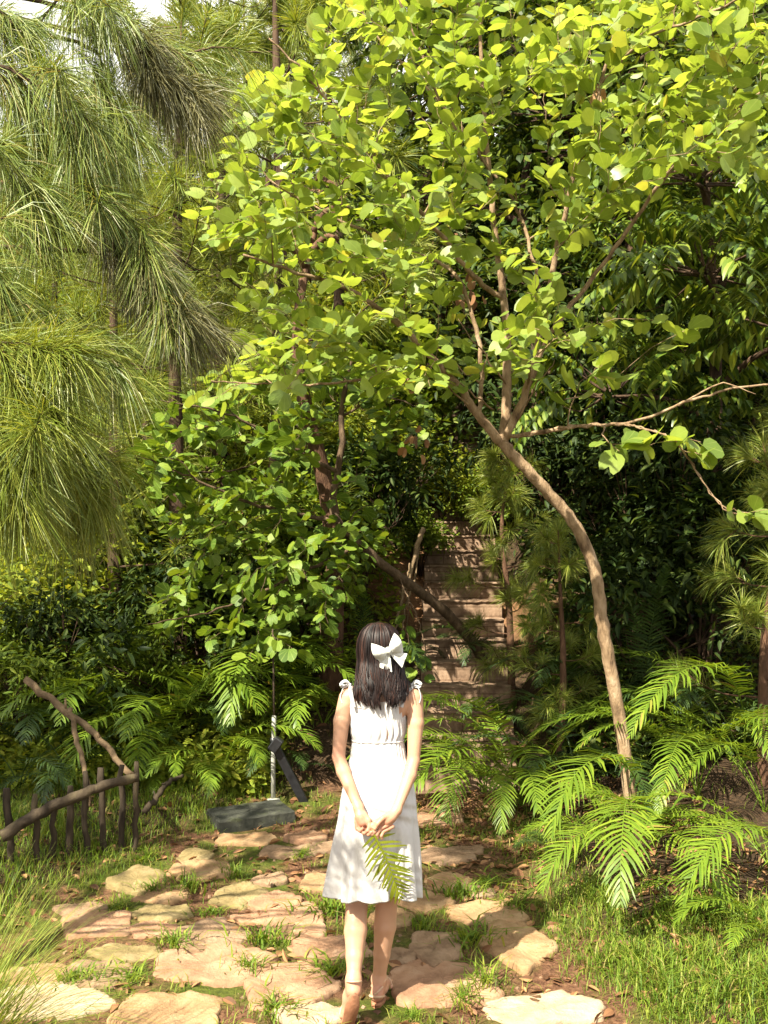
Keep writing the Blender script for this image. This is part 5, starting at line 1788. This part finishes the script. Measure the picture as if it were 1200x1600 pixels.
pole_m = rough_mat('white_paint', [(.35, (.20, .20, .16)), (.6, (.33, .33, .29))], scale=14, rough=.6, bump=.15)
rod_m = rough_mat('rusty_rod', [(.3, (.02, .016, .012)), (.7, (.07, .045, .03))], scale=30, rough=.7)
pd = 7.15
pxw = pxx(427, pd)
pole = tag(empty('white_pole', (pxw, pd, float(hz(pxw, pd)))), 'slim white pole with a thin dark rod rising from its top', 'pole')
zt = CH - pd * (1118 - HZ) / F - pole.location.z
mb = MB(); mb.tube([(0, 0, -.05), (0, 0, zt * .5), (.006, 0, zt - .004), (.006, 0, zt)], [.0165, .0165, .016, .013], 14)
mb.build('tube', pole_m, pole)
mb = MB(); mb.tube([(.006, 0, zt - .02), (.002, 0, zt + .3), (-.006, .01, zt + .62)], [.008, .007, .005], 8)
mb.build('rod', rod_m, pole)
mb = MB(); mb.tube([(0, 0, .0), (0, 0, .012), (0, 0, .018)], [.05, .048, .02], 12)
mb.build('base', pole_m, pole)

blk = rough_mat('black_plastic', [(.3, (.006, .006, .007)), (.7, (.018, .018, .02))], scale=20, rough=.38, bump=.1, spec=.45)
a, b2 = at(428, 1162, 7.02), at(480, 1262, 7.1)
bar = tag(empty('black_post', b2), 'leaning black post with a blunt head propped against the white pole', 'post')
mb = MB()


def beam(mb, a, b, w, h, up):
    t = nrm(b - a); x = nrm(np.cross(t, up)); z = np.cross(x, t)
    bv = min(w, h) * .2
    prof = [(-w + bv, -h), (w - bv, -h), (w, -h + bv), (w, h - bv), (w - bv, h), (-w + bv, h), (-w, h - bv), (-w, -h + bv)]
    V = []
    for p, s in ((a, .86), (a + t * .008, 1), (b - t * .008, 1), (b, .86)):
        V += [p + x * u * s + z * v * s for u, v in prof]
    q = [[i * 8 + k, i * 8 + (k + 1) % 8, (i + 1) * 8 + (k + 1) % 8, (i + 1) * 8 + k] for i in range(3) for k in range(8)]
    mb.add(V, q, [[0, k + 1, k] for k in range(1, 7)] + [[24, 24 + k, 24 + k + 1] for k in range(1, 7)])


rel = a - b2
beam(mb, np.array([0, 0, 0.]), rel, .030, .024, np.array([0, 1., 0]))
mb.build('shaft', blk, bar, smooth=False)
mb = MB()
t_ = nrm(rel)
beam(mb, rel - t_ * .05 + np.array([-.035, -.03, .0]), rel + t_ * .02 + np.array([.055, -.03, .02]), .034, .03, np.array([0, 1., 0]))
mb.build('head', blk, bar, smooth=False)
mb = MB()
pc = np.array([pole.location.x, pole.location.y, a[2]]) - b2
mb.tube([pc + [0, 0, -.025], pc + [0, 0, -.024], pc + [0, 0, .024], pc + [0, 0, .025]], [.018, .024, .024, .018], 14)
mb.build('clamp', blk, bar)

slab_m = rough_mat('dark_stone', [(.3, (.018, .02, .015)), (.55, (.042, .043, .034)), (.75, (.075, .085, .04))], scale=9, rough=.9, bump=.6, bscale=40, dist=.01)
sx_, sy_ = pxx(392, 6.75), 6.75
mb = MB()
r = rng(5)
nn = 14
ring = []
for z, k in ((.088, .0), (.090, .5), (.090, .95), (.080, 1.0), (.04, 1.01), (-.06, 1.0)):
    pts = []
    for e in range(4):
        for q in range(nn):
            t = q / nn * 2 - 1
            c = [(t, -1), (1, t), (-t, 1), (-1, -t)][e]
            pts.append((c[0] * .26 * k + r.normal(0, .003) * (k > 0), c[1] * .17 * k + r.normal(0, .003) * (k > 0), z + r.normal(0, .002)))
    ring.append(pts)
V = np.array(ring); k = V.shape[1]
i, j = np.meshgrid(np.arange(len(ring) - 1), np.arange(k), indexing='ij')
mb.add(V.reshape(-1, 3), np.stack([i * k + j, (i + 1) * k + j, (i + 1) * k + (j + 1) % k, i * k + (j + 1) % k], -1).reshape(-1, 4))
o = mb.build('stone_slab', slab_m, smooth=False)
o.location = (sx_, sy_, float(hz(sx_, sy_)) - .01)
o.rotation_euler = (R(3), R(-3), R(24))
tag(o, 'dark grey rectangular stone block lying in the grass before the white pole', 'stone block')

# tall grass clump at the left edge
r = rng(111)
mb = MB()
n = 480
cx, cy = -1.48, 3.4
rr = np.abs(r.normal(0, .06, n)); aa = r.uniform(0, 2 * pi, n)
x0, y0 = cx + rr * np.cos(aa), cy + rr * np.sin(aa)
L_ = r.uniform(.5, 1.05, n)
az = r.uniform(-1.3, 1.5, n)
lean = r.uniform(.25, 1.25, n)
d = np.stack([np.cos(az), np.sin(az) * .8, np.zeros(n)], -1)
z0 = hz(x0, y0) - .02
m = 6
ts = np.linspace(0, 1, m)
P = []
for t in ts:
    th_ = lean * t * 1.25
    P.append(np.stack([x0, y0, z0], -1) + d * (L_ * t * np.sin(th_ * .75 + .08))[:, None] + np.array([0, 0, 1]) * (L_ * t * np.cos(th_ * .75))[:, None])
P = np.stack(P, 1)
sd = nrm(np.stack([-np.sin(az + r.normal(0, .6, n)), np.cos(az), np.zeros(n)], -1))
w = .0022 * np.array([1, 1.1, 1, .8, .5, .08])
V = np.stack([P - sd[:, None] * w[None, :, None], P + sd[:, None] * w[None, :, None]], 2)
o_ = (np.arange(n) * m * 2)[:, None, None]
q = np.array([[2 * k, 2 * k + 1, 2 * k + 3, 2 * k + 2] for k in range(m - 1)])
mb.add(V.reshape(-1, 3), (q[None] + o_).reshape(-1, 4))
o = mb.build('tall_grass_clump', MAT['needle_bright'], loc=(cx, cy, float(hz(cx, cy))))
tag(o, 'tall clump of fine arching grass at the lower left edge, sunlit yellow-green', 'grass clump')
